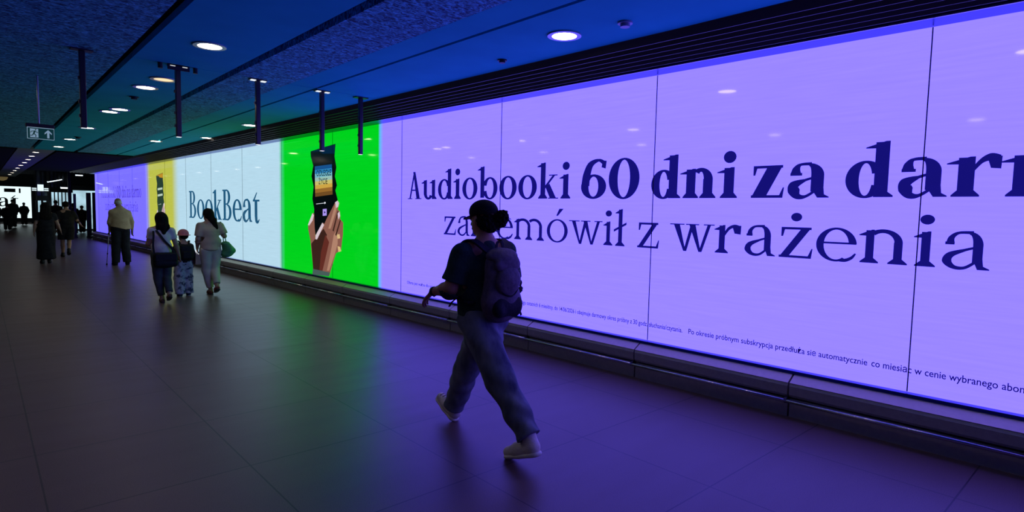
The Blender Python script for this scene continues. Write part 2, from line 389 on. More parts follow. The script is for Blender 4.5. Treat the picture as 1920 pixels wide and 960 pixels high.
    if ch == 'A':
        H = 1.46; g += [[(.44, H), (.62, H), (.98+T*.1, 0), (.98-T*1.05, 0)], [(.13, 0), (.13+t*1.7, 0), (.60, H-.02), (.49, H-.02)]]
        g += rc(.26, .44, .80, .44+t)+rc(0, 0, .38, s*.55)+rc(.62, 0, 1.13, s*.55)
        return g, 1.12
    if ch == 'B':
        H = 1.5; g += rc(.12, 0, .12+T, H)+rc(0, 0, .5, t*1.1)+rc(0, H-t*1.1, .5, H)+rc(.2, .76, .5, .76+t)
        g += ring(.46, 1.13, .40, .37, T, t*1.1, -90, 90, 20)+ring(.50, .39, .48, .40, T*1.05, t*1.1, -90, 90, 20)
        return g, 1.04
    if ch == '0': return ring(.56, .74, .56, .77, T*1.2, t), 1.12
    if ch == '6':
        g += ring(.5, .46, .5, .48, T*1.1, t*1.2, 0, 360)
        g += stroke([(T*.62, .5), (.10+T*.42, .9), (.34+T*.1, 1.32), (.68, 1.475), (.90, 1.36)], [T*1.15, T*1.1, T*.85, t*1.4, T*.6])
        g += [[(.80, 1.2), (.96, 1.14), (.99, 1.44), (.84, 1.46)]]
        return g, 1.0
    return [], .4
def word(txt, ya, yb, z, xh, T, t, m, x=WX, name='lettering', parent=None, axis='y', gap=.09, dz=0):
    polys = []; cx = 0
    for ch in txt:
        g, w_ = glyph(ch, T, t)
        polys += [[(p[0]+cx, p[1]) for p in q] for q in g]; cx += w_+gap
    cx -= gap; b = MB(); n = 0
    for i, q in enumerate(polys):
        off = .002+.0000*i
        v = []
        for u, vv in q:
            s = ya+(yb-ya)*u/cx; zz = z+vv*xh
            v.append((x-off, s, zz) if axis == 'y' else (s, x-off, zz))
        b.add(v, [tuple(range(len(v)))])
    me = b.mesh(name, fix=False); o = obj(name, me, m)
    sol = o.modifiers.new('t', 'SOLIDIFY'); sol.thickness = .0008; sol.offset = 0
    return o
def words(lst, **k):
    return [vchild(word(*a, **k)) for a in lst]
words([('Audiobooki', 7.437, 4.262, 1.772, .272, .245, .072, M['ink']), ('60', 4.116, 3.371, 1.772, .272, .28, .075, M['ink']), ('dni', 3.236, 2.357, 1.772, .27, .315, .07, M['ink']),
       ('za', 2.243, 1.62, 1.772, .27, .30, .065, M['ink']), ('darmo', 1.508, -.28, 1.775, .27, .31, .065, M['ink'])], name='headline_word')
words([('zaniemówił', 6.552, 3.519, 1.283, .25, .15, .066, M['ink']), ('z', 3.375, 3.124, 1.283, .25, .15, .062, M['ink']), ('wrażenia', 2.993, .602, 1.283, .25, .18, .06, M['ink'])], name='subtitle_word')
words([('BookBeat', 18.32, 13.18, 1.27, .50, .24, .065, M['logo'])], name='logo_lettering', gap=.07)
words([('Audiobooki', 31.2, 28.1, 1.87, .30, .22, .08, M['farink']), ('60', 27.95, 27.2, 1.87, .30, .24, .08, M['farink']), ('dni', 27.05, 26.2, 1.87, .30, .24, .08, M['farink']),
       ('za', 26.1, 25.5, 1.87, .30, .24, .08, M['farink']), ('darmo', 25.4, 23.9, 1.87, .30, .24, .08, M['farink'])], name='headline_word')
words([('zaniemówił', 30.3, 27.3, 1.36, .25, .13, .07, M['farink']), ('z', 27.1, 26.9, 1.36, .25, .13, .07, M['farink']), ('wrażenia', 26.7, 24.4, 1.36, .25, .15, .07, M['farink'])], name='subtitle_word')
def plain(txt, ya, yb, za, zb, m, xh=None, name='small_print', parent=None):
    """sans-serif line on the video wall from (ya,za) to (yb,zb), y falling to the right"""
    cu = bpy.data.curves.new('t', 'FONT'); cu.body = txt; cu.size = 1; cu.offset = .009; cu.resolution_u = 3
    to = bpy.data.objects.new('t', cu); COL.objects.link(to)
    dg = bpy.context.evaluated_depsgraph_get(); me = bpy.data.meshes.new_from_object(to.evaluated_get(dg)); bpy.data.objects.remove(to)
    co = np.empty(len(me.vertices)*3, np.float32); me.vertices.foreach_get('co', co); co = co.reshape(-1, 3)
    W_ = co[:, 0].max(); sc = abs(yb-ya)/W_; sv = xh/.5 if xh else sc
    out = np.empty_like(co); fr = co[:, 0]/W_
    out[:, 0] = WX-.0025; out[:, 1] = ya+(yb-ya)*fr; out[:, 2] = za+(zb-za)*fr+co[:, 1]*sv
    me.vertices.foreach_set('co', out.ravel()); me.update()
    return vchild(obj(name, me, m))
plain('Oferta jest ważna dla nowych użytkowników, którzy nie korzystali', 7.44, 5.72, .505, .505, M['small'], .030)
plain('z usłu', 5.66, 5.16, .505, .505, M['small'], .030)
plain('gi w ciągu ostatnich 6 miesięcy, do 14/06/2026 i obejmuje darmowy okres próbny z 30 godz. słuchania/czytania.', 5.12, 2.83, .505, .505, M['small'], .033)
plain('Po okresie próbnym subskrypcja przedłuża się automatycznie', 2.77, 1.275, .505, .505, M['small'], .034)
plain('co miesiąc w cenie wybranego abonamentu', 1.25, .19, .505, .505, M['small'], .036)
# the picture of a hand holding a phone
ART = [["phone", "ph0", [[10.67, 2.669], [10.242, 2.706], [9.694, 2.742], [9.727, 2.522], [9.661, 2.335], [9.716, 2.18], [9.639, 2.02], [9.7, 1.929], [9.628, 1.797], [9.606, 1.731], [9.812, 1.571], [9.955, 1.353], [10.433, 1.089], [10.482, 1.115], [10.555, 1.337], [10.528, 1.59], [10.602, 1.786], [10.55, 2.01], [10.636, 2.207], [10.56, 2.4], [10.658, 2.571]]], ["phone", "ph1", [[10.651, 2.66], [10.242, 2.695], [9.71, 2.73], [9.727, 2.574], [10.184, 2.6], [10.302, 2.65]]], ["cover", "c0", [[10.498, 2.383], [9.828, 2.395], [9.824, 2.328], [10.495, 2.313]]], ["cover", "c1", [[10.495, 2.313], [9.824, 2.328], [9.819, 2.261], [10.493, 2.242]]], ["cover", "c2", [[10.493, 2.242], [9.819, 2.261], [9.815, 2.194], [10.49, 2.172]]], ["cover", "c3", [[10.49, 2.172], [9.815, 2.194], [9.811, 2.127], [10.488, 2.102]]], ["cover", "c4", [[10.488, 2.102], [9.811, 2.127], [9.807, 2.06], [10.485, 2.031]]], ["cover", "c5", [[10.485, 2.031], [9.807, 2.06], [9.803, 1.993], [10.482, 1.961]]], ["cover", "c6", [[10.482, 1.961], [9.803, 1.993], [9.799, 1.926], [10.48, 1.89]]], ["cover", "c7", [[10.48, 1.89], [9.799, 1.926], [9.795, 1.859], [10.477, 1.82]]], ["ui", "white", [[10.441, 1.692], [10.07, 1.712], [10.07, 1.704], [10.441, 1.683]]], ["ui", "white", [[10.117, 1.725], [10.07, 1.725], [10.059, 1.704], [10.105, 1.687]]], ["ui", "lilac", [[10.176, 1.594], [10.024, 1.604], [10.024, 1.482], [10.177, 1.471]]], ["ui", "navy", [[10.123, 1.562], [10.059, 1.538], [10.124, 1.513]]], ["hand", "sk0", [[10.777, 1.303], [10.585, 1.52], [10.523, 1.507], [10.506, 1.254], [10.464, 1.059], [10.16, 1.348], [10.119, 1.322], [10.013, 1.433], [9.7, 1.718], [9.606, 1.752], [9.552, 1.705], [9.607, 1.587], [9.536, 1.575], [9.508, 1.47], [9.519, 1.431], [9.412, 1.368], [9.417, 1.159], [9.454, 1.026], [9.481, 0.893], [9.673, 0.815], [9.786, 0.632], [9.929, 0.381], [10.593, 0.371], [10.574, 0.487], [10.683, 0.993], [10.777, 1.217]]], ["hand", "sk1", [[10.482, 1.036], [10.143, 1.239], [10.014, 1.134], [10.192, 0.795], [10.254, 0.457], [10.574, 0.464], [10.646, 0.937]]], ["hand", "sk2", [[10.072, 1.132], [9.928, 1.002], [10.074, 0.693], [10.194, 0.448], [10.314, 0.452], [10.252, 0.792]]], ["hand", "sk3", [[9.751, 1.145], [9.607, 1.257], [9.607, 0.992], [9.729, 0.771], [9.929, 0.485], [10.016, 0.477], [9.871, 0.816]]], ["hand", "sk3", [[9.956, 1.245], [9.7, 1.678], [9.606, 1.679], [9.673, 1.546], [9.87, 1.248]]], ["hand", "sk1", [[9.796, 1.218], [9.607, 1.568], [9.574, 1.558], [9.751, 1.199]]], ["hand", "sk1", [[9.695, 1.147], [9.519, 1.418], [9.487, 1.405], [9.651, 1.123]]], ["hand", "sk4", [[10.463, 1.102], [10.189, 1.347], [10.119, 1.308], [10.25, 1.18], [10.402, 1.029], [10.47, 1.031]]], ["hand", "sk4", [[9.7, 1.718], [9.606, 1.752], [9.552, 1.705], [9.585, 1.64], [9.662, 1.621]]], ["hand", "sk4", [[10.783, 1.288], [10.591, 1.514], [10.529, 1.478], [10.58, 1.379], [10.732, 1.276]]], ["hand", "sk4", [[9.607, 1.521], [9.536, 1.564], [9.514, 1.483], [9.574, 1.416]]], ["hand", "gold", [[9.634, 1.15], [9.536, 1.165], [9.508, 1.092], [9.607, 1.077]]], ["hand", "gold", [[9.607, 0.949], [9.508, 0.939], [9.476, 0.867], [9.574, 0.845]]], ["hand", "cuff", [[10.574, 0.464], [9.889, 0.456], [9.929, 0.381], [10.6, 0.356]]]]
def art(items, name, fy=lambda y: y, fz=lambda z: z, mm=None, d0=.002):
    groups = {}
    for i, (g, c, pts) in enumerate(items): groups.setdefault(g, []).append((i, c, pts))
    for g, L in groups.items():
        mats = []; me = bpy.data.meshes.new(g); v = []; f = []; mi = []
        for i, c, pts in L:
            n = len(v); v += [(WX-d0-.00025*i, fy(a), fz(b)) for a, b in pts]; f.append(tuple(range(n, n+len(pts))))
            c = (mm or {}).get(c, c)
            if M[c] not in mats: mats.append(M[c])
            mi.append(mats.index(M[c]))
        me.from_pydata(v, [], f)
        for q in mats: me.materials.append(q)
        me.polygons.foreach_set('material_index', mi)
        o = bpy.data.objects.new({'phone': 'phone_picture', 'cover': 'cover_picture', 'ui': 'player_controls', 'hand': 'hand_picture'}[g], me); COL.objects.link(o); vchild(o)
art(ART, 'art')
WXs = WX; WX = 5.0-.008
for tx, ya, yb, z, h in (('ODLEGŁE', 10.42, 9.84, 2.20, .075), ('ŻYCIE', 10.33, 9.98, 2.05, .072)):
    plain(tx, ya, yb, z, z, M['ph0'], h, 'cover_lettering')
WX = WXs
mmy = dict(ph0='yd', ph1='yo', c0='yd', c1='yd', c2='yw', c3='yd', c4='yd', c5='yw', c6='yd', c7='yd', sk0='ys', sk1='yd', sk2='yo', sk3='ys', sk4='sk4', gold='ys', cuff='yd', white='yw', lilac='yd', navy='yd')
art([a for a in ART], 'art2', fy=lambda y: 21.35+(y-10.1)*.85, fz=lambda z: .36+(z-.36)*.95, mm=mmy)

# ---------------------------------------------------------------- downlights
def downlight_mesh():
    r = empty('downlight')
    MB().disc((0, 0, -.010), .135, r0=.098, h=.010).build('trim_ring', M['ring'], r)
    MB().disc((0, 0, -.004), .099, h=.003).build('diffuser', M['warm'], r)
    return r
dl0 = None
def downlight(x, y, label, z=CZ, power=1.0, scale=1):
    global dl0
    if dl0 is None: o = dl0 = downlight_mesh()
    else: o = copytree(dl0)
    for c in list(o.children):
        if c.type == 'LIGHT': bpy.data.objects.remove(c)
    o.location = (x, y, z); o.scale = (scale,)*3
    if 'yellowish round' in label:
        for c in o.children:
            if c.name.startswith('diffuser'): c.data = c.data.copy(); c.data.materials[0] = M['warmdim']
    tag(o, label, 'downlight', 'round downlights in the ceiling')
    if power:
        ld = bpy.data.lights.new('lamp', 'SPOT'); ld.energy = LAMP_W*power; ld.color = (1, .83, .66); ld.spot_size = math.radians(150); ld.spot_blend = .7; ld.shadow_soft_size = .09
        lo = bpy.data.objects.new('lamp', ld); COL.objects.link(lo); lo.location = (x, y, z-.02)
    return o
downlight(3.61, 3.19, 'large round warm downlight beside the slatted grille above the headline')
downlight(3.55, .62, 'round warm downlight by the grille nearer than the photo shows')
downlight(1.75, 5.72, 'large round warm downlight in the smooth strip, nearest the camera')
downlight(1.84, 7.62, 'dim yellowish round downlight just beyond the row of hanging posts', power=.4)
downlight(1.81, 8.3, 'bright round downlight left of the dim yellowish one')
downlight(1.95, 10.5, 'right one of the pair of downlights beyond the bright one', power=.5)
downlight(1.89, 10.9, 'left one of the pair of downlights beyond the bright one', power=.6)
downlight(1.99, 13.55, 'bright round downlight at the lower end of the leftmost hanging post')
downlight(2.07, 16.3, 'small round downlight right of the green exit sign', power=.7)
downlight(2.14, 18.7, 'small bright round downlight below and right of the exit sign', power=.7)
downlight(3.87, 10.6, 'small downlight by the grille seen left of the post third from the right')
downlight(3.99, 13.3, 'small flat downlight at the grille edge above the pale logo field')
downlight(3.44, 15.0, 'faint flat downlight in the ceiling strip above the pale logo field', power=.5)
fl = [(203, 110), (171, 135), (150, 158), (128, 176), (108, 192), (93, 205), (80, 218), (66, 230), (54, 238)]
nm = ['nearest', 'second nearest', 'third nearest', 'fourth nearest', 'fifth nearest', 'sixth nearest', 'seventh nearest', 'eighth nearest', 'farthest']
def px2ceil(px, py, z):
    d = fw+(px-960)/FPX*r2-(py-480)/FPX*u2; d = d*((z-CAM_H)/d.z); return d.x, d.y
for (a, b), n_ in zip([(1.93, 21.4), (2.0, 23.3), (2.08, 25.3), (2.14, 27.3), (2.2, 29.5), (2.27, 32), (2.36, 34.6), (2.45, 37.3), (2.52, 40)], nm):
    downlight(a, b, 'small round downlight in the far ceiling strip, %s of its row' % n_, power=.35, scale=.72)
# a third row of lamps above the left of the passage, its mirror images show in the video wall
for i, yv in enumerate((1.5, 4.2, 6.8, 9.4, 11.9)):
    downlight(-.32+DC*yv, yv, '%s round downlight of the row left of the picture' % ORD[i], power=1)

# ---------------------------------------------------------------- posts hanging from the ceiling
def post(x, y, label, zb=2.3, plate=True, block=False):
    r = empty('hanging_post', (x, y, zb), label=label, cat='hanging post', group='steel posts hanging in a row')
    h = CZ-zb
    b = MB().box((-.024, -.024, .004), (.024, .024, h-.012)); b.build('post', M['post'], r, bevel=.006)
    MB().box((-.02, -.02, 0), (.02, .02, .004)).build('end_cap', M['white'], r)
    MB().box((-.085, -.05, h-.012), (.085, .045, h)).build('ceiling_plate', M['bracket'], r)
    if plate:
        for s in (-1, 1): MB().box((s*.056-.024, -.05, h-.022), (s*.056+.024, .0, h-.013)).build('flange', M['white'], r)
    for zz in (.1, h*.32, h*.62):
        MB().box((-.034, -.014, zz), (-.022, .014, zz+.028)).build('clamp_bolt', M['bracket'], r)
    if block:
        MB().box((-.10, -.05, h-.055), (.10, -.03, h)).build('junction_box', M['black'], r, bevel=.004)
        for s in (-1, 1): MB().tube([(s*.16, -.02, h-.055), (s*.16, -.02, h)], .022, 10).build('spigot', M['black'], r)
post(.97, 6.78, 'dark steel post hanging from the ceiling, leftmost of the row', plate=False)
post(1.765, 6.78, 'dark steel hanging post with black junction box and white flanges on top', block=True)
post(2.57, 6.80, 'middle hanging post of the row, white flanges on top')
post(3.34, 6.82, 'dark steel hanging post ending over the phone picture on the green field')
post(3.86, 6.82, 'dark hanging post at the right end of the row', plate=False)

# ---------------------------------------------------------------- exit sign
gm = mat('exit_green', (.0, .09, .05), .4, emit=lin((8, 48, 40)), es=.6); wm = mat('exit_white', (.35, .45, .45), .4, emit=lin((150, 185, 195)), es=.5)
ES = empty('exit_sign', (.822, 8.56, 2.32), label='green running man exit sign hanging on a thin rod from the ceiling', cat='exit sign')
MB().tube([(-.012, 0, .17), (-.012, 0, CZ-2.32)], .009, 8).build('rod', M['ring'], ES)
MB().box((-.13, -.03, .125), (.125, .03, .165)).build('housing', M['black'], ES, bevel=.005)
MB().box((-.115, -.014, .118), (.117, .014, .125)).build('light_edge', wm, ES)
MB().box((-.115, -.012, 0), (.117, .012, .118)).build('sign_panel', gm, ES)
fr = MB(); fr.box((-.119, -.013, -.004), (.121, .013, 0)).box((-.119, -.013, 0), (-.115, .013, .125)).box((.117, -.013, 0), (.121, .013, .125)); fr.build('frame', wm, ES)
MB().box((-.095, -.0135, .012), (-.022, -.012, .108)).build('pictogram_field', wm, ES)
pg = MB()
def sp2(q, y=-.0145): pg.add([(a, y, b) for a, b in q], [tuple(range(len(q)))])
def limb(a, b, w_): 
    d = Vector((b[0]-a[0], b[1]-a[1])); n_ = Vector((-d.y, d.x)).normalized()*w_/2; sp2([(a[0]+n_.x, a[1]+n_.y), (a[0]-n_.x, a[1]-n_.y), (b[0]-n_.x, b[1]-n_.y), (b[0]+n_.x, b[1]+n_.y)])
sp2([(-.045+.007*math.cos(k*.5236), .097+.007*math.sin(k*.5236)) for k in range(12)])
limb((-.05, .086), (-.064, .052), .014); limb((-.052, .083), (-.082, .078), .007); limb((-.082, .078), (-.09, .062), .006); limb((-.05, .082), (-.03, .066), .007); limb((-.03, .066), (-.024, .072), .006)
limb((-.062, .054), (-.044, .038), .009); limb((-.044, .038), (-.046, .016), .008); limb((-.064, .054), (-.074, .034), .009); limb((-.074, .034), (-.093, .03), .008)
pg.build('running_figure', gm, ES)
ar = MB(); ar.add([(a, -.0135, b) for a, b in [(.066, .105), (.034, .070), (.034, .052), (.056, .074), (.056, .012), (.076, .012), (.076, .074), (.098, .052), (.098, .070)]], [(0, 1, 2, 3), (0, 3, 4, 5, 6), (0, 6, 7, 8)]); ar.build('arrow', wm, ES)

# ---------------------------------------------------------------- small ceiling devices
def detector(x, y, label, dark=False, s=1):
    r = empty('smoke_detector', (x, y, CZ), label=label, cat='smoke detector'); mm_ = M['black'] if dark else M['plaster2']
    MB().disc((0, 0, -.012*s), .055*s, h=.012*s).build('base', mm_, r)
    MB().disc((0, 0, -.035*s), .035*s, h=.023*s).build('sensor_head', mm_, r)
M['plaster2'] = mat('detector_plastic', (.3, .36, .5), .4)
detector(3.67, 2.65, 'round pale smoke detector on the ceiling right of the large downlight by the grille')
detector(3.80, 4.12, 'small dark ceiling device at the grille edge left of the large downlight', True, .8)
detector(1.86, 9.15, 'dark round ceiling device left below the bright downlight', True, 1)
detector(2.12, 15.6, 'small dark ceiling device beside the small downlight right of the exit sign', True, 1.1)
# ---------------------------------------------------------------- far end of the passage
M['bill'] = mat('far_billboard', (0, 0, 0), .3, emit=lin((225, 245, 250)), es=1.15)
M['glow'] = noisy(mat('lit_shop_glass', (0, 0, 0), .2, emit=lin((165, 200, 215)), es=.95), (0, 0, 0), (0, 0, 0))
m = M['glow']; tc = N(m, 'ShaderNodeTexCoord'); nz = N(m, 'ShaderNodeTexNoise'); nz.inputs['Scale'].default_value = 1.3; nz.inputs['Detail'].default_value = 3
link(m, tc.outputs['Object'], nz.inputs['Vector']); mr = N(m, 'ShaderNodeMapRange'); mr.inputs['From Min'].default_value = .35; mr.inputs['From Max'].default_value = .65
mr.inputs['To Min'].default_value = .75; mr.inputs['To Max'].default_value = 1.35; link(m, nz.outputs[0], mr.inputs['Value']); link(m, mr.outputs[0], bsdf(m).inputs['Emission Strength'])
M['tube'] = mat('fluorescent_tube', (1, 1, 1), .5, emit=(.75, .9, 1), es=2.2)
M['dglass'] = mat('dark_upper_glazing', (.03, .04, .055), .15, .2, spec=.6)
BB = empty('billboard', (1.5, 58, 0), label='bright pale billboard at the far left end of the passage', cat='billboard')
def bchild(o): o.parent = BB; o.matrix_parent_inverse = Matrix.Translation(-Vector(BB.location)); return o
bchild(MB().box((1.2, 58, .42), (4.86, 58.1, 2.78)).build('lit_face', M['bill']))
f_ = MB(); f_.box((-6.3, 57.95, 2.78), (5.5, 58.4, 3.75)).box((4.86, 57.95, 0), (5.5, 58.4, 2.8)).box((-6.3, 57.95, .12), (4.86, 58.4, .42)); bchild(f_.build('frame', M['wall']))
o = word('Beat', 1.35, 4.1, 1.30, .62, .24, .07, M['wall'], x=58, name='logo_lettering', axis='x', gap=.07); bchild(o)
bchild(MB().box((3.3, 57.99, 2.35), (3.95, 58.0, 2.62)).build('corner_mark', M['wall'])); bchild(MB().box((4.15, 57.99, 2.3), (4.25, 58.0, 2.65)).build('corner_mark', M['wall']))
# shop fronts to the right of the billboard, across the hall
def shop(x0, x1, y, z0, z1, ztop, n, label, gap=.10):
    r = empty('shop_front', ((x0+x1)/2, y, 0), label=label, cat='shop front')
    def c(o): o.parent = r; o.matrix_parent_inverse = Matrix.Translation(-Vector(r.location))
    b = MB(); b.box((x0, y, z1), (x1, y+.3, z1+.28)); c(b.build('fascia', M['wall'])); c(MB().box((x0, y, 0), (x1, y+.3, z0)).build('stall_riser', M['wall']))
    c(MB().box((x0, y+.08, z1+.28), (x1, y+.2, ztop)).build('upper_glazing', M['dglass']))
    w_ = (x1-x0)/n
    for k in range(n):
        c(MB().box((x0+k*w_+gap/2, y+.1, z0), (x0+(k+1)*w_-gap/2, y+.14, z1)).build('lit_pane', M['glow']))
        c(MB().box((x0+k*w_-gap/2, y+.02, z0), (x0+k*w_+gap/2, y+.2, z1)).build('mullion', M['black']))
        c(MB().box((x0+k*w_-.03, y+.04, z1+.28), (x0+k*w_+.03, y+.2, ztop)).build('upper_mullion', M['wall']))
    return r
shop(3.80, 4.28, 42.5, .15, 1.72, 3.9, 2, 'dim glazed shop front just right of the far billboard')
shop(4.28, 5.26, 41, .1, 2.20, 3.7, 6, 'lit glazed shop front with dark mullions behind the two dark walkers', .05)
shop(5.40, 9.3, 43, .1, 2.38, 3.7, 3, 'wide lit pale shop front beside the far end of the video wall', .05)
def tubelamp(a, b, label, r=.03):
    e = empty('strip_light', a, label=label, cat='strip light', group='strip lights in the dark hall'); v = Vector(b)-Vector(a)
    MB().tube([(0, 0, 0), tuple(v)], r, 8).build('tube', M['tube'], e); MB().tube([(0, 0, r), tuple(v+Vector((0, 0, r)))], r*1.1, 6).build('housing', M['black'], e)
    MB().tube([tuple(v*.5+Vector((0, 0, r*2))), tuple(v*.5+Vector((0, 0, 4.2-a[2])))], .012, 6).build('hanger', M['black'], e)
tubelamp((4.25, 38, 3.28), (4.62, 38, 3.42), 'sloping upper strip light over the far shop front', .02)
tubelamp((3.84, 38, 2.66), (4.44, 38, 2.82), 'sloping strip light halfway up the dark glazing', .03)
tubelamp((4.42, 38.4, 2.41), (4.80, 38.4, 2.41), 'short level strip light over the right part of the lit shop front', .05)
tubelamp((5.01, 38, 3.08), (5.32, 38, 3.08), 'strip light under the dark ceiling near the end of the video wall', .035)
si = empty('lit_sign', (3.60, 38.5, 2.28), label='small white lit sign hanging right of the far billboard', cat='sign')
MB().box((-.11, -.03, -.08), (.13, .03, .25)).build('sign_box', M['bill'], si); MB().box((-.10, -.04, .25), (.10, .04, .29)).build('mount', M['black'], si)
for s in (-1, 1):
    for k in range(2): MB().box((s*.24-.09, -.02, -.07+k*.09), (s*.24+.09, .02, -.02+k*.09)).build('text_bar', M['bill'], si)
MB().tube([(0, 0, .25), (0, 0, 1.9)], .015, 6).build('hanger', M['black'], si)
ds = empty('dome_camera', (2.35, 42.4, 2.98), label='dark dome fitting with a yellowish glow above the far billboard', cat='ceiling fitting')
MB().box((-.25, -.15, -.02), (.25, .15, .10)).build('mount', M['black'], ds)
yl = mat('amber_glow', (.015, .012, .006), .8, emit=(.16, .12, .05), es=.6)
b = MB(); b.tube([(0, 0, -.22), (0, 0, -.17), (0, 0, -.08), (0, 0, -.02)], [.06, .18, .24, .25], 16); b.build('dome', yl, ds, True)
def pillar(x, y, w_, h, label):
    r = empty('gate_post', (x, y, 0), label=label, cat='pillar'); MB().box((-w_/2, -w_/2, .06), (w_/2, w_/2, h)).build('shaft', M['black'], r, bevel=.01); MB().box((-w_/2-.02, -w_/2-.02, 0), (w_/2+.02, w_/2+.02, .06)).build('base', M['wall'], r)
pillar(4.49, 36, .13, 4.1, 'tall dark pillar behind the two dark walkers')
pillar(4.42, 34.0, .10, 2.05, 'thin dark gate post right below the tall pillar')
pillar(4.95, 34.0, .17, 2.12, 'dark gate post, left of the two beside the end of the video wall')
pillar(5.19, 34.0, .17, 2.14, 'dark gate post closest to the end of the video wall')
# ---------------------------------------------------------------- sculpting: smooth solids meshed from distance fields
def V3(p): return np.array(p, np.float32)
def cap(a, b, ra, rb=None, k=.02): return ('c', V3(a), V3(b), (ra,)*3 if np.isscalar(ra) else ra, ((rb if rb is not None else ra),)*3 if np.isscalar(rb if rb is not None else ra) else (rb if rb is not None else ra), None, k)
def ell(c, r, R=None, k=.02): return ('c', V3(c), V3(c), r, r, R, k)
def bx_(c, h, R=None, rd=.01, k=.01): return ('b', V3(c), V3(h), rd, None, R, k)
def RX(a): return np.array(Matrix.Rotation(a, 3, 'X'), np.float32)
def RY(a): return np.array(Matrix.Rotation(a, 3, 'Y'), np.float32)
def RZ(a): return np.array(Matrix.Rotation(a, 3, 'Z'), np.float32)
def evalp(p, X, Y, Z):
    kind, a, b, ra, rb, R, k = p
    if kind == 'c':
        ba = b-a; L = float(ba@ba)
        qx, qy, qz = X-a[0], Y-a[1], Z-a[2]
        if L > 1e-9:
            h = np.clip((qx*ba[0]+qy*ba[1]+qz*ba[2])/L, 0, 1)
            qx = qx-h*ba[0]; qy = qy-h*ba[1]; qz = qz-h*ba[2]
            r = [ra[i]+(rb[i]-ra[i])*h for i in range(3)]
        else: r = list(ra)
        if R is not None: qx, qy, qz = [R[0][i]*qx+R[1][i]*qy+R[2][i]*qz for i in range(3)]
        if np.isscalar(r[0]) and r[0] == r[1] == r[2] or (L > 1e-9 and ra[0] == ra[1] == ra[2] and rb[0] == rb[1] == rb[2]):
            return np.sqrt(qx*qx+qy*qy+qz*qz)-r[0]
        k0 = np.sqrt((qx/r[0])**2+(qy/r[1])**2+(qz/r[2])**2); k1 = np.sqrt((qx/r[0]**2)**2+(qy/r[1]**2)**2+(qz/r[2]**2)**2)+1e-6
        return k0*(k0-1)/k1
    qx, qy, qz = X-a[0], Y-a[1], Z-a[2]
    if R is not None: qx, qy, qz = [R[0][i]*qx+R[1][i]*qy+R[2][i]*qz for i in range(3)]
    rd = ra; dx = abs(qx)-b[0]+rd; dy = abs(qy)-b[1]+rd; dz = abs(qz)-b[2]+rd
    return np.sqrt(np.maximum(dx, 0)**2+np.maximum(dy, 0)**2+np.maximum(dz, 0)**2)+np.minimum(np.maximum(dx, np.maximum(dy, dz)), 0)-rd
def bounds(p):
    kind, a, b, ra, rb, R, k = p
    if kind == 'c': m_ = max(max(ra), max(rb)); return np.minimum(a, b)-m_, np.maximum(a, b)+m_
    m_ = float(np.linalg.norm(b)) if R is not None else b; return a-m_, a+m_
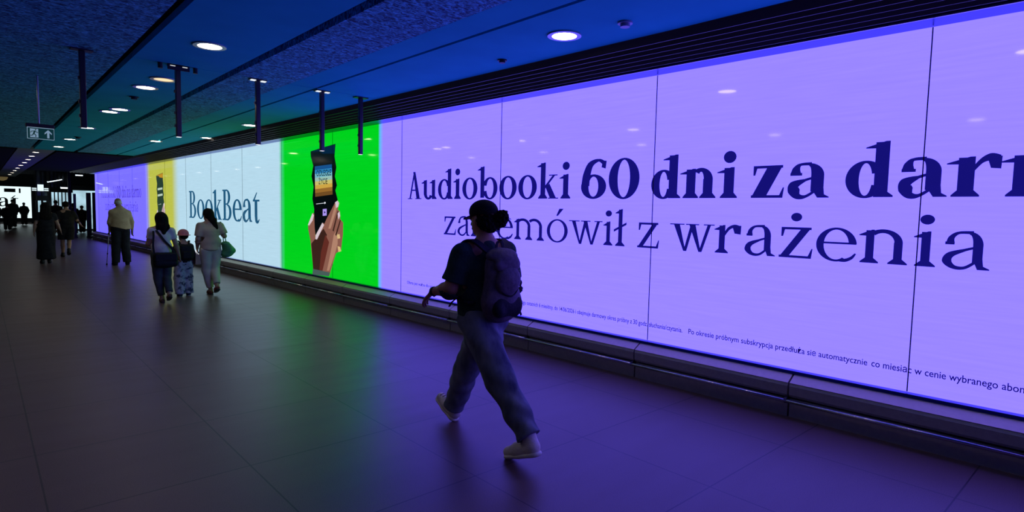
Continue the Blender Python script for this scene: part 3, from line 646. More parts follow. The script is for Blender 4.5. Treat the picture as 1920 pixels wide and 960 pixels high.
def sculpt(name, prims, m, h=.01, cuts=None, disp=None, parent=None, grow=0.0, minus=None):
    """one closed mesh from the smooth union of prims; cuts = planes (point, outward normal) that trim it"""
    lo = np.min([bounds(p)[0] for p in prims], 0)-.02-3*h-grow; hi = np.max([bounds(p)[1] for p in prims], 0)+.02+3*h+grow
    n = np.ceil((hi-lo)/h).astype(int)+1
    ax = [lo[i]+h*np.arange(n[i], dtype=np.float32) for i in range(3)]
    F = np.full(n, .2, np.float32)
    for p in prims:
        a, b = bounds(p); mg = .045+p[6]+grow
        i0 = np.maximum(((a-mg-lo)/h).astype(int), 0); i1 = np.minimum(((b+mg-lo)/h).astype(int)+2, n)
        s = tuple(slice(i0[i], i1[i]) for i in range(3))
        d = evalp(p, ax[0][s[0]][:, None, None], ax[1][s[1]][None, :, None], ax[2][s[2]][None, None, :])-grow
        f = F[s]; k = p[6]
        if k > 0:
            hh = np.clip(.5+.5*(f-d)/k, 0, 1); F[s] = f*(1-hh)+d*hh-k*hh*(1-hh)
        else: F[s] = np.minimum(f, d)
    X, Y, Z = ax[0][:, None, None], ax[1][None, :, None], ax[2][None, None, :]
    if disp is not None: F += np.where(abs(F) < .06, disp(X, Y, Z), 0).astype(np.float32)
    for p in (minus or []): F = np.maximum(F, -evalp(p, X, Y, Z))
    for c in (cuts or []):
        q, nn = V3(c[0]), V3(c[1]); nn = nn/np.linalg.norm(nn)
        d = (X-q[0])*nn[0]+(Y-q[1])*nn[1]+(Z-q[2])*nn[2]
        if len(c) > 2:      # local trim, only within radius c[2] of the point
            rr = np.sqrt((X-q[0])**2+(Y-q[1])**2+(Z-q[2])**2); d = np.where(rr < c[2], d, -.2)
        F = np.maximum(F, d)
    F[0] = F[-1] = .1; F[:, 0] = F[:, -1] = .1; F[:, :, 0] = F[:, :, -1] = .1
    # surface nets
    S = F < 0; cnt = np.zeros(n-1, np.int8)
    for dx in (0, 1):
        for dy in (0, 1):
            for dz in (0, 1): cnt += S[dx:n[0]-1+dx, dy:n[1]-1+dy, dz:n[2]-1+dz]
    act = np.argwhere((cnt > 0) & (cnt < 8)); idx = np.full(n-1, -1, np.int64); idx[tuple(act.T)] = np.arange(len(act))
    pos = np.zeros((len(act), 3)); w_ = np.zeros(len(act))
    cor = [(i, j, k) for i in (0, 1) for j in (0, 1) for k in (0, 1)]
    for c1 in cor:
        for ax_ in range(3):
            if c1[ax_] == 0:
                c2 = list(c1); c2[ax_] = 1
                f1 = F[tuple((act+c1).T)]; f2 = F[tuple((act+c2).T)]; cr_ = (f1 < 0) != (f2 < 0)
                t = np.where(cr_, f1/np.where(cr_, f1-f2, 1), 0); pt = np.array(c1, float)+np.outer(t, np.array(c2)-np.array(c1))
                pos += pt*cr_[:, None]; w_ += cr_
    pos = (pos/w_[:, None]+act)*h+lo
    quads = []
    for a_ in range(3):
        b_, c_ = (a_+1) % 3, (a_+2) % 3
        s1 = [slice(0, None)]*3; s2 = [slice(0, None)]*3; s1[a_] = slice(0, -1); s2[a_] = slice(1, None)
        A, B = S[tuple(s1)], S[tuple(s2)]; e = np.argwhere(A != B)
        e = e[(e[:, b_] > 0) & (e[:, c_] > 0)]
        sg = A[tuple(e.T)]
        def cell(db, dc): q = e.copy(); q[:, b_] -= db; q[:, c_] -= dc; return idx[tuple(q.T)]
        q = np.stack([cell(1, 1), cell(0, 1), cell(0, 0), cell(1, 0)], 1)
        q[~sg] = q[~sg][:, ::-1]; quads.append(q)
    quads = np.concatenate(quads); quads = quads[(quads >= 0).all(1)]
    me = bpy.data.meshes.new(name); me.vertices.add(len(pos)); me.vertices.foreach_set('co', pos.astype(np.float32).ravel())
    me.loops.add(len(quads)*4); me.loops.foreach_set('vertex_index', quads.ravel().astype(np.int32))
    me.polygons.add(len(quads)); me.polygons.foreach_set('loop_start', np.arange(0, len(quads)*4, 4, dtype=np.int32)); me.update(calc_edges=True); me.validate()
    return obj(name, me, m, parent, True)

# ---------------------------------------------------------------- figures
def lerp(a, b, t): return tuple(a[i]+(b[i]-a[i])*t for i in range(3))
def sub(a, b): return tuple(a[i]-b[i] for i in range(3))
def hand_prims(wr, d, side, s=1.0, curl=.5):
    """palm, four unequal bent fingers and a thumb leaving the side of the palm"""
    d = Vector(d).normalized(); side = Vector(side); side = (side-d*side.dot(d)).normalized(); n = d.cross(side)
    R = np.array([[side.x, d.x, n.x], [side.y, d.y, n.y], [side.z, d.z, n.z]], np.float32); w_ = Vector(wr); P = []
    P.append(bx_(tuple(w_+d*.048*s), (.038*s, .048*s, .014*s), R, .013*s, .012))
    for j, (o, L) in enumerate(((.030, .072), (.010, .082), (-.010, .076), (-.030, .058))):
        p = w_+d*.092*s+side*o*s; a = 0
        for q in range(3):
            a += curl*(.5, .8, .6)[q]; dd = (d*math.cos(a)+n*math.sin(a)+side*o*1.5).normalized(); p2 = p+dd*L*s*(.42, .32, .26)[q]
            P.append(cap(tuple(p), tuple(p2), (.0092-.001*q)*s, (.0085-.001*q)*s, .003)); p = p2
    p = w_+d*.022*s+side*.03*s; dd = (d*.7+side*.75+n*.25).normalized(); p2 = p+dd*.042*s; P.append(cap(tuple(p), tuple(p2), .013*s, .0105*s, .008))
    P.append(cap(tuple(p2), tuple(p2+(d*.95+n*.35+side*.1).normalized()*.032*s), .0105*s, .009*s, .004))
    return P
def head_prims(c, yaw, pitch, s=1.0):
    """skull, jaw, nose, brow, lips and ears around head centre c"""
    R = RZ(yaw) @ RX(pitch)
    def at(x, y, z): v = R @ np.array([x, y, z])*s; return (c[0]+v[0], c[1]+v[1], c[2]+v[2])
    P = [ell(at(0, -.012, .03), (.076*s, .096*s, .088*s), R), ell(at(0, .030, -.035), (.056*s, .066*s, .072*s), R, .03), ell(at(0, .055, -.085), (.028*s, .028*s, .024*s), R, .03),
         cap(at(0, .093, .008), at(0, .108, -.028), .010*s, .014*s, .012), ell(at(0, .088, .028), (.05*s, .014*s, .010*s), R, .02),
         ell(at(.012, .089, -.060), (.020*s, .010*s, .006*s), R, .006), ell(at(-.012, .089, -.060), (.020*s, .010*s, .006*s), R, .006), ell(at(0, .087, -.070), (.022*s, .010*s, .007*s), R, .006)]
    for e in (-1, 1):
        P += [ell(at(e*.032, .083, .008), (.014*s, .012*s, .011*s), R, .004), ell(at(e*.080, -.005, -.01), (.010*s, .020*s, .032*s), R, .006)]
    return P, at, R
def body_prims(J, g):
    s = g['s']; P = []
    w_ = g.get('wide', 1.0)
    pel, wst, chs, nk = J['pelvis'], J['waist'], J['chest'], J['neck']
    P += [ell(pel, (.165*s*w_, .115*s*w_, .12*s), None, .03), cap(wst, chs, (.14*s*w_, .10*s*w_, .10*s), (.165*s*w_, .11*s*w_, .12*s), .06), cap(chs, nk, (.13*s*w_, .08*s, .09*s), (.06*s, .05*s, .05*s), .05),
          cap(nk, lerp(nk, J['head'], .75), .058*s, .054*s, .03)]
    for e in 'LR':
        P += [cap(lerp(nk, J['sh'+e], .3), J['sh'+e], .055*s, .062*s, .05), cap(J['sh'+e], J['el'+e], .055*s*g.get('arm', 1), .042*s*g.get('arm', 1), .03),
              cap(J['el'+e], lerp(J['el'+e], J['wr'+e], .3), .042*s*g.get('arm', 1), .043*s*g.get('arm', 1), .02), cap(lerp(J['el'+e], J['wr'+e], .3), J['wr'+e], .042*s*g.get('arm', 1), .026*s, .02)]
        P += hand_prims(J['wr'+e], J['hd'+e], J.get('th'+e, (0, 1, 0)), s*.95, g.get('curl', .45))
        hp, kn, an, to = J['hip'+e], J['kn'+e], J['an'+e], J['to'+e]
        P += [cap(hp, kn, .088*s, .056*s, .04), cap(kn, lerp(kn, an, .35), .054*s, .056*s, .02), cap(lerp(kn, an, .35), an, .055*s, .036*s, .02)]
        hl = J.get('he'+e, lerp(an, to, -.3)); q = lerp(hl, to, .25); q = (q[0], q[1], q[2]+.035*s); q2 = lerp(hl, to, .82); q2 = (q2[0], q2[1], q2[2]+.022*s)
        P += [cap(an, q, .034*s, .030*s, .02), cap(q, q2, .030*s, .020*s, .03)]
    return P
def shoe_parts(J, e, s, parent, mat_up, mat_sole, h=.008, low=False):
    an, to = J['an'+e], J['to'+e]; a = Vector(an); t = Vector(to); hl = Vector(J.get('he'+e, tuple(a-(t-a)*.3)))
    f = (t-hl).normalized(); upv = Vector((0, 0, 1)); upv = (upv-f*upv.dot(f)).normalized(); sd = f.cross(upv)
    R = np.array([[sd.x, f.x, upv.x], [sd.y, f.y, upv.y], [sd.z, f.z, upv.z]], np.float32)
    L = (t-hl).length; mid = (hl+t)/2
    P = [cap(tuple(hl+f*.03*s+upv*.035*s), tuple(hl+f*L*.55+upv*.035*s), (.040*s,)*3, (.044*s,)*3, .03), cap(tuple(hl+f*L*.5+upv*.03*s), tuple(t-f*.03*s+upv*.022*s), (.045*s,)*3, (.036*s,)*3, .03)]
    if not low: P += [cap(tuple(hl+f*.04*s+upv*.05*s), tuple(a+upv*.02*s), .042*s, .046*s, .03)]
    c0 = tuple(hl+f*L*.5)
    up_ = sculpt('shoe', P, mat_up, h, cuts=[(c0, tuple(-upv))], parent=parent)
    SP = [cap(tuple(hl+f*.03*s), tuple(hl+f*L*.5), (.044*s, .044*s, .022*s), (.040*s, .044*s, .020*s), .02), cap(tuple(hl+f*L*.5), tuple(t-f*.035*s), (.043*s, .05*s, .020*s), (.042*s, .045*s, .018*s), .02)]
    SP = [(p[0], p[1], p[2], p[3], p[4], R, p[6]) for p in SP]
    sculpt('sole', SP, mat_sole, h, cuts=[(tuple(Vector(c0)+upv*.012*s), tuple(upv)), (tuple(Vector(c0)-upv*.016*s), tuple(-upv))], parent=up_)
    return up_
M['skin'] = mat('skin', (.42, .24, .17), .5); M['skin2'] = mat('skin_tanned', (.50, .22, .155), .5)
M['hair'] = noisy(mat('dark_hair', (.01, .008, .008), .8, spec=.12), (.004, .0035, .0035), (.014, .010, .009), 14, 5, (6, 6, .6), .3)
M['hairlight'] = noisy(mat('grey_hair', (.5, .45, .42), .6), (.42, .38, .36), (.6, .55, .5), 30)
def cloth(name, c1, c2=None, rough=.85, scale=20, stretch=(1, 1, 1), bump=.25):
    return noisy(mat(name, c1, rough, spec=.2), c1, c2 or tuple(v*1.3 for v in c1), scale, 4, stretch, bump)
wr_ = lambda a, fx, fy, fz: (lambda X, Y, Z: a*(np.sin(fz*Z+2.2*np.sin(fx*X+fy*Y))*np.sin(fx*X*.7-fy*Y*1.1+1.3+fz*.4*Z)))
def legs_cloth(J, g, r0, r1, r2, grow=.0, frac=1.0, k=.03):
    s = g['s']; P = [ell(J['pelvis'], (.172*s*g.get('wide', 1), .125*s*g.get('wide', 1), .125*s), None, .03)]
    if g.get('seat'): P.append(ell(sub(J['pelvis'], (0, .0, .16)), (.15, .13, .17), None, .05))
    for e in 'LR':
        hp, kn, an = J['hip'+e], J['kn'+e], lerp(J['kn'+e], J['an'+e], frac)
        P += [cap(hp, kn, r0*s, r1*s, k), cap(kn, an, r1*s, r2*s, .015)]
    return P
def sleeve_torso(J, g, hem, wl, sl=.62, fat=1.0, sr=.072, belly=0):
    s = g['s']; w_ = g.get('wide', 1)*fat; P = []
    P += [cap(J['hem'], J['waist'], (.18*s*w_, .135*s*w_+belly*.5, .05*s), (.168*s*w_, .125*s*w_+belly, .09*s), .04), cap(J['waist'], J['chest'], (.168*s*w_, .125*s*w_+belly*.6, .09*s), (.182*s*w_, .125*s*w_, .11*s), .05),
          cap(J['chest'], J['neck'], (.15*s*w_, .095*s, .09*s), (.072*s, .066*s, .05*s), .05)]
    for e in 'LR':
        P += [cap(lerp(J['neck'], J['sh'+e], .15), J['sh'+e], .048*s, .062*s, .05), cap(J['sh'+e], lerp(J['sh'+e], J['el'+e], min(sl, 1)+(.2 if sl <= 1 else 0)), sr*.92*s, sr*.96*s, .03)]
        if sl > 1: P += [cap(J['el'+e], lerp(J['el'+e], J['wr'+e], sl-1), sr*.86*s, sr*.62*s, .02)]
    return P
def sleeve_cuts(J, sl):
    c = []
    for e in 'LR':
        a, b = (J['sh'+e], J['el'+e]) if sl <= 1 else (J['el'+e], J['wr'+e]); q = lerp(a, b, sl if sl <= 1 else sl-1)
        c.append((q, tuple(Vector(b)-Vector(a)), .105))
    return c
def figure(label, loc, J, g, group=None):
    P = body_prims(J, g); hp, at, R = head_prims(J['head'], g.get('yaw', 0), g.get('pitch', 0), g.get('hs', g['s'])); P += hp
    o = sculpt('person', P, g.get('skin', M['skin']), g.get('h', .01)); o.location = loc; o.rotation_euler.z = g.get('rz', 0)
    tag(o, label, 'person', group); return o, at, R
def mirror_pose(s=1.0, **kw):
    J = dict(pelvis=(0, 0, .92), waist=(0, 0, 1.06), hem=(0, 0, .90), chest=(0, 0, 1.25), neck=(0, -.005, 1.42), head=(0, .02, 1.57))
    for e, x in (('L', -1), ('R', 1)):
        J['sh'+e] = (x*.168, -.01, 1.335); J['el'+e] = (x*.215, -.03, 1.10); J['wr'+e] = (x*.22, .06, .87); J['hd'+e] = (0, .15, -1); J['th'+e] = (-x*.3, 1, .1)
        J['hip'+e] = (x*.085, 0, .88); J['kn'+e] = (x*.09, .02, .48); J['an'+e] = (x*.095, -.02, .085); J['to'+e] = (x*.11, .15, .02); J['he'+e] = (x*.095, -.075, .0)
    J = {k: tuple(v) for k, v in J.items()}; J.update(kw)
    return {k: tuple(c*s for c in v) if k[:2] not in ('hd', 'th') else v for k, v in J.items()}
# ---------------------------------------------------------------- the near walker
J = dict(pelvis=(0, 0, .90), waist=(0, .015, 1.03), hem=(0, .0, .90), chest=(0, .0, 1.22), neck=(0, .0, 1.38), head=(.0, .03, 1.55),
         shL=(-.20, .01, 1.32), elL=(-.262, .05, 1.085), wrL=(-.27, .235, 1.045), hdL=(-.05, .75, -.62), thL=(.9, .3, .3),
         shR=(.19, -.01, 1.32), elR=(.235, -.03, 1.08), wrR=(.20, .10, .86), hdR=(0, .3, -1), thR=(-.3, 1, 0),
         hipL=(-.09, -.01, .86), knL=(-.09, -.28, .50), anL=(-.09, -.545, .205), toL=(-.09, -.35, .012), heL=(-.09, -.63, .115),
         hipR=(.09, .02, .86), knR=(.08, .26, .47), anR=(.08, .42, .115), toR=(.08, .62, .135), heR=(.08, .40, .012))
G = dict(s=1.0, wide=1.12, arm=1.12, seat=1, h=.007, yaw=.10, pitch=-.08, skin=M['skin2'], hs=.98)
main, at, R = figure('person in black cap and dark t-shirt striding past the purple headline with backpack', (2.69, 3.05, 0), J, G)
MT = cloth('dark_teal_tshirt', (.020, .044, .046), (.032, .064, .066), scale=60)
sculpt('shirt', sleeve_torso(J, G, .88, 0, .80, 1.0, .082, belly=.02), MT, .007, cuts=[((0, 0, .865), (0, 0, -1)), ((0, .01, 1.405), (0, .15, 1))]+sleeve_cuts(J, .80), disp=wr_(.006, 9, 11, 26), parent=main)
JN = cloth('blue_grey_jeans', (.06, .07, .11), (.26, .28, .34), scale=9, stretch=(1, 1, .5), bump=.8)
sculpt('jeans', legs_cloth(J, G, .118, .100, .078, frac=1.0), JN, .007, disp=wr_(.008, 12, 9, 34), cuts=[((0, 0, .99), (0, 0, 1))]+[(lerp(J['kn'+e], J['an'+e], 1.02), tuple(Vector(J['an'+e])-Vector(J['kn'+e])), .15) for e in 'LR'], parent=main)
SH = cloth('cream_sneaker', (.80, .70, .60), (.9, .8, .7), .6, 40); SO = mat('off_white_sole', (.85, .78, .7), .6)
for e in 'LR': shoe_parts(J, e, 1.08, main, SH, SO, .007)
LC = mat('shoe_lace', (.5, .42, .36), .8)
for e, nm_ in (('L', 'shoe'), ('R', 'shoe')):
    a = Vector(J['an'+e]); t = Vector(J['to'+e]); hl = Vector(J['he'+e]); f = (t-hl).normalized(); uu = (Vector((0, 0, 1))-f*f.z).normalized(); sd = f.cross(uu)
    sh = [c for c in main.children if c.name.startswith('shoe')][0 if e == 'L' else 1]; b = MB()
    for q in range(4):
        c = hl+f*(.135+.028*q)+uu*(.092-.009*q); b.tube([c-sd*.026-uu*.008, c+uu*.003, c+sd*.026-uu*.008], .0035, 6)
    b.build('laces', LC, sh, True)
CAPM = cloth('black_cap_cotton', (.010, .010, .014), (.016, .016, .022), scale=80)
hc = at(0, -.008, .055)
cp = sculpt('cap', [ell(hc, (.092, .110, .084), R)], CAPM, .006, cuts=[(at(0, 0, .028), tuple(-(R @ np.array([0, .06, 1]))))], minus=None, parent=main)
br_ = MB(); vv = []
for k in range(15):
    a = math.radians(15+150*k/14); vv.append(at(.088*math.cos(a), -.008+.102*math.sin(a), .034))
for k in range(15):
    a = math.radians(15+150*k/14); vv.append(at(.078*math.cos(a), .012+.165*math.sin(a)**.8, .034-.022*math.sin(a)))
n_ = len(vv); vv += [(x, y, z-.004) for x, y, z in vv]
ff = [(k, k+1, 15+k+1, 15+k) for k in range(14)]+[(30+k, 45+k, 45+k+1, 30+k+1) for k in range(14)]+[(15+k, 15+k+1, 45+k+1, 45+k) for k in range(14)]
br_.add(vv, ff); bo = br_.build('brim', CAPM, cp, True)
curl = lambda X, Y, Z: .010*np.sin(95*X+3*np.sin(70*Z))*np.sin(88*Y+2*np.sin(60*X))*np.sin(92*Z+1)+.004*np.sin(170*X)*np.sin(160*Z)
HP = [ell(at(0, -.03, .0), (.083, .085, .06), R), ell(at(.0, -.075, -.045), (.07, .05, .05), R), ell(at(.055, -.11, -.01), (.052, .052, .052), R, .03), ell(at(.065, -.125, .02), (.04, .045, .036), R, .03), ell(at(-.05, -.05, -.03), (.036, .04, .045), R, .03)]
hr = sculpt('hair', HP, M['hair'], .005, disp=curl, cuts=[(at(0, .045, 0), tuple(R @ np.array([0, 1, 0])))], parent=main)
rng = random.Random(3); cb = MB()
for k in range(60):
    a = rng.uniform(0, 6.28); e = rng.uniform(-1.2, 1.2); L = rng.uniform(.010, .030)
    d = np.array([math.cos(e)*math.cos(a), math.cos(e)*math.sin(a), math.sin(e)]); c0 = np.array([.058, -.115, .0])+d*.05
    pts = [at(*(c0+d*L*t+np.array([.006*math.sin(6*t+k), .006*math.cos(5*t+k), .006*math.sin(4*t)]))) for t in (0, .33, .66, 1)]; cb.tube(pts, [.0022, .002, .0016, .0008], 5)
cb.build('curls', M['hair'], hr, True)
# wristband
wb = MB(); c = Vector(lerp(J['elL'], J['wrL'], .93)); d = (Vector(J['wrL'])-Vector(J['elL'])).normalized(); wb.tube([c-d*.012, c+d*.012], .034, 14); wb.build('wristband', M['black'], main, True)
# backpack
BPM = cloth('purple_grey_backpack_canvas', (.11, .08, .12), (.17, .125, .18), .7, 40); BPD = cloth('dark_backpack_trim', (.018, .015, .028), None, .7, 50)
BP = empty('backpack', (2.69, 3.05, 0), label='dark purple rucksack worn on the back of the striding person', cat='backpack')
LX = -.005
bp_ = sculpt('main_bag', [cap((LX, -.175, 1.02), (LX, -.17, 1.26), (.15, .085, .13), (.13, .065, .09), .03), ell((LX, -.175, .985), (.158, .09, .125), None, .04)], BPM, .007, disp=wr_(.005, 14, 10, 24), parent=BP)
sculpt('lid', [ell((LX, -.175, 1.31), (.13, .078, .055), RX(.25), .02), ell((LX, -.235, 1.255), (.115, .030, .06), RX(.15), .03)], BPM, .007, disp=wr_(.003, 22, 18, 30), parent=BP)
fp = sculpt('front_pocket', [ell((LX, -.245, 1.15), (.105, .045, .10), None, .03)], BPM, .007, disp=wr_(.004, 20, 18, 30), parent=BP)
zt = MB(); zt.tube([(LX+.095*math.cos(a), -.278+.03*abs(math.cos(a)), 1.15+.098*math.sin(a)) for a in [math.radians(200+140*k/16) for k in range(17)]], .005, 8); zt.build('zip', BPD, fp, True)
sculpt('bottom_pocket', [cap((LX-.07, -.235, .975), (LX+.07, -.235, .975), (.06, .045, .07), (.06, .045, .07), .03)], BPD, .007, disp=wr_(.004, 20, 18, 30), parent=BP)
def strap(pts, w_, th, m_, name, parent):
    b = MB(); P = [Vector(p) for p in pts]; c, _ = [], 0
    for i in range(len(P)-1):
        p0, p1, p2, p3 = P[max(i-1, 0)], P[i], P[i+1], P[min(i+2, len(P)-1)]
        for k in range(6+(i == len(P)-2)):
            t = k/6; c.append(.5*((2*p1)+(p2-p0)*t+(2*p0-5*p1+4*p2-p3)*t*t+(-p0+3*p1-3*p2+p3)*t**3))
    v = []
    for i, p in enumerate(c):
        d = (c[min(i+1, len(c)-1)]-c[max(i-1, 0)]).normalized(); ref = Vector((1, 0, 0)); sd = (ref-d*ref.dot(d))
        if sd.length < .2: sd = Vector((0, 1, 0))-d*d.y
        sd.normalize(); nn = d.cross(sd); v += [p+sd*w_/2+nn*th/2, p-sd*w_/2+nn*th/2, p-sd*w_/2-nn*th/2, p+sd*w_/2-nn*th/2]
    f = [(0, 1, 2, 3), tuple(len(v)-4+k for k in (3, 2, 1, 0))]
    for i in range(len(c)-1):
        for k in range(4): f.append((i*4+k, i*4+(k+1) % 4, i*4+4+(k+1) % 4, i*4+4+k))
    b.add(v, f); return b.build(name, m_, parent, bevel=.002)
for sx in (-1, 1):
    x = sx*.125
    strap([(LX+sx*.07, -.15, 1.32), (x, -.075, 1.39), (x*1.05, .0, 1.412), (x*1.1, .075, 1.375), (x*1.1, .135, 1.27), (x*1.12, .155, 1.12), (x*1.35, .08, 1.02), (sx*.19, -.09, 1.0)], .062, .014, BPD, 'shoulder_strap', BP)
strap([(LX-.03, -.15, 1.36), (LX-.02, -.15, 1.40), (LX+.02, -.15, 1.40), (LX+.03, -.15, 1.36)], .02, .006, BPD, 'grab_handle', BP)
for pts in ([(LX+.12, -.19, 1.16), (LX+.160, -.20, 1.13), (LX+.155, -.20, 1.10), (LX+.17, -.20, 1.06)], [(LX+.12, -.19, .99), (LX+.160, -.20, .96), (LX+.155, -.20, .93), (LX+.17, -.20, .895)],
            [(-.185, -.02, 1.04), (-.205, .04, 1.02), (-.215, .09, .985), (-.22, .115, .95)]):
    strap(pts, .018, .004, BPD, 'strap_end', BP)
for z in (1.18, 1.02):
    MB().box((LX+.128, -.205, z), (LX+.150, -.180, z+.03)).build('buckle', M['black'], BP, bevel=.003)
# ---------------------------------------------------------------- old man with crutch
sm = 1.08
J = mirror_pose(sm, neck=(0, .04, 1.40), head=(-.02, .12, 1.52), chest=(0, .03, 1.24), waist=(0, .01, 1.07), hem=(0, 0, .90), shL=(-.165, .03, 1.29), shR=(.165, .03, 1.28), elL=(-.205, .03, 1.05), wrL=(-.205, .14, .84), hdL=(0, .4, -.9),
                elR=(.225, -.02, 1.06), wrR=(.25, .05, .85), hdR=(0, .2, -1), anL=(-.12, -.02, .085), heL=(-.12, -.08, 0), toL=(-.16, .14, .02), knL=(-.10, .03, .48), anR=(.12, 0, .085), heR=(.12, -.06, 0), toR=(.15, .16, .02))
G = dict(s=sm, wide=1.16, h=.012, yaw=.1, pitch=-.3, hs=1.03)
o, at, R = figure('bald elderly person in beige jacket walking with a crutch before the far purple field', (3.35, 18.35, 0), J, G)
BJ = cloth('beige_jacket', (.42, .29, .16), (.52, .37, .21), scale=12)
sculpt('jacket', sleeve_torso(J, G, .9, 0, 1.80, 1.04, .066), BJ, .011, disp=wr_(.007, 8, 9, 14), cuts=[((0, 0, .97), (-.25, 0, -1)), ((0, .05, 1.50), (0, .4, 1))]+sleeve_cuts(J, 1.80), parent=o)
BK = cloth('black_trousers', (.010, .010, .014), (.018, .018, .024), scale=14)
sculpt('trousers', legs_cloth(J, G, .118, .098, .088, frac=.97), BK, .011, disp=wr_(.005, 9, 9, 22), cuts=[((0, 0, 1.05), (0, 0, 1)), ((0, 0, .075), (0, 0, -1))], parent=o)
for e in 'LR': shoe_parts(J, e, 1.1, o, BK, M['black'], .011)
sculpt('hair', [ell(at(0, -.035, .0), (.080, .082, .062), R)], M['hairlight'], .01, cuts=[(at(0, .0, 0), tuple(R @ np.array([0, 1, 0])))], parent=o)
cr_ = empty('crutch', (3.35, 18.35, 0), label='pale metal forearm crutch held by the elderly person', cat='crutch')
hx, hy, hz = J['wrL'][0]-.01, J['wrL'][1]+.05, J['wrL'][2]-.08
MB().tube([(hx-.055, hy+.05, .02), (hx, hy, hz)], .0085, 10).build('shaft', M['ring'], cr_, True)
MB().tube([(hx-.055, hy+.05, 0), (hx-.053, hy+.049, .04)], .018, 10).build('rubber_tip', M['black'], cr_, True)
MB().tube([(hx, hy, hz), (hx+.0, hy-.12, hz+.30)], .012, 10).build('forearm_tube', M['black'], cr_, True)
MB().tube([(hx-.0, hy-.06, hz), (hx+.0, hy+.07, hz)], .016, 10).build('handgrip', M['black'], cr_, True)
MB().tube([(hx-.045, hy-.10, hz+.26), (hx-.05, hy-.16, hz+.27), (hx, hy-.19, hz+.28), (hx+.05, hy-.16, hz+.27), (hx+.045, hy-.10, hz+.26)], .012, 8).build('arm_cuff', M['black'], cr_, True)
MB().tube([(hx-.036, hy+.035, .28), (hx-.034, hy+.033, .31)], .016, 10).build('collar', M['black'], cr_, True)
# ---------------------------------------------------------------- woman with long dark hair and shoulder bag
s1 = .875
J = mirror_pose(s1, shL=(-.16, -.01, 1.36), shR=(.165, -.01, 1.35), elL=(-.20, .06, 1.11), wrL=(-.16, .26, 1.08), hdL=(.3, 1, 0), elR=(.25, .03, 1.10), wrR=(.33, .13, .87), hdR=(.15, .25, -1),
                knL=(-.07, .02, .48), anL=(-.01, -.02, .09), toL=(.0, .13, .02), heL=(-.01, -.08, 0), knR=(.08, .0, .50), anR=(.07, -.20, .17), toR=(.08, -.07, .04), heR=(.07, -.27, .13))
G = dict(s=s1, wide=.98, h=.010, yaw=.15)
o, at, R = figure('person with long dark hair, white t-shirt and grey jeans walking left of the child', (2.56, 10.95, 0), J, G)
WT = cloth('white_tshirt', (.55, .50, .50), (.66, .6, .6), scale=15)
sculpt('shirt', sleeve_torso(J, G, .9, 0, .58, .96, .07), WT, .009, disp=wr_(.005, 12, 10, 20), cuts=[((0, 0, .83), (0, 0, -1)), ((0, 0, 1.235), (0, .1, 1))]+sleeve_cuts(J, .58), parent=o)
DJ = cloth('dark_grey_jeans', (.035, .045, .055), (.06, .075, .085), scale=10)
sculpt('jeans', legs_cloth(J, G, .10, .075, .062, frac=.86), DJ, .009, disp=wr_(.004, 12, 12, 30), cuts=[((0, 0, .90), (0, 0, 1))]+[(lerp(J['kn'+e], J['an'+e], .88), tuple(Vector(J['an'+e])-Vector(J['kn'+e])), .12) for e in 'LR'], parent=o)
SD = cloth('brown_sandal', (.10, .06, .045))
for e in 'LR': shoe_parts(J, e, .80, o, SD, M['black'], .009, low=True)
hd_ = lambda X, Y, Z: .004*np.sin(90*X+4*np.sin(7*Z))*np.cos(60*Y)
sculpt('hair', [ell(at(0, -.022, .036), (.088, .100, .090), R), cap(at(0, -.05, 0), at(.01, -.105, -.14), (.088, .055, .07), (.085, .04, .06), .04), cap(at(.02, -.11, -.14), at(.0, -.125, -.25), (.075, .032, .06), (.035, .02, .04), .03),
                cap(at(.07, -.06, -.05), at(.115, -.07, -.20), (.03, .03, .03), (.02, .02, .03), .03), cap(at(-.07, -.05, -.05), at(-.085, -.07, -.18), (.03, .03, .03), (.02, .02, .03), .03)], M['hair'], .009, disp=hd_, cuts=[(at(0, .055, 0), tuple(R @ np.array([0, 1, -.2])))], parent=o)
SB = cloth('black_bag_fabric', (.006, .006, .008), (.01, .01, .013), .6)
bg = empty('shoulder_bag', (2.56, 10.95, 0), label='large black shoulder bag worn low behind the person with long dark hair', cat='bag')
sculpt('bag_body', [bx_((.015, -.17, .715), (.175, .055, .115), None, .05, .02), ell((.015, -.17, .66), (.165, .06, .08), None, .03)], SB, .009, disp=wr_(.005, 10, 10, 16), parent=bg)
sculpt('flap', [bx_((.015, -.215, .76), (.165, .02, .07), None, .018, .01)], SB, .009, parent=bg)
strap([(-.14, -.16, .80), (-.15, -.135, .95), (-.135, -.11, 1.12), (-.12, -.02, 1.235)], .03, .008, SB, 'strap', bg)
strap([(.17, -.15, .80), (.12, -.125, .90), (.02, -.125, 1.02), (-.05, -.11, 1.13), (-.11, -.02, 1.24)], .035, .008, SB, 'strap', bg)
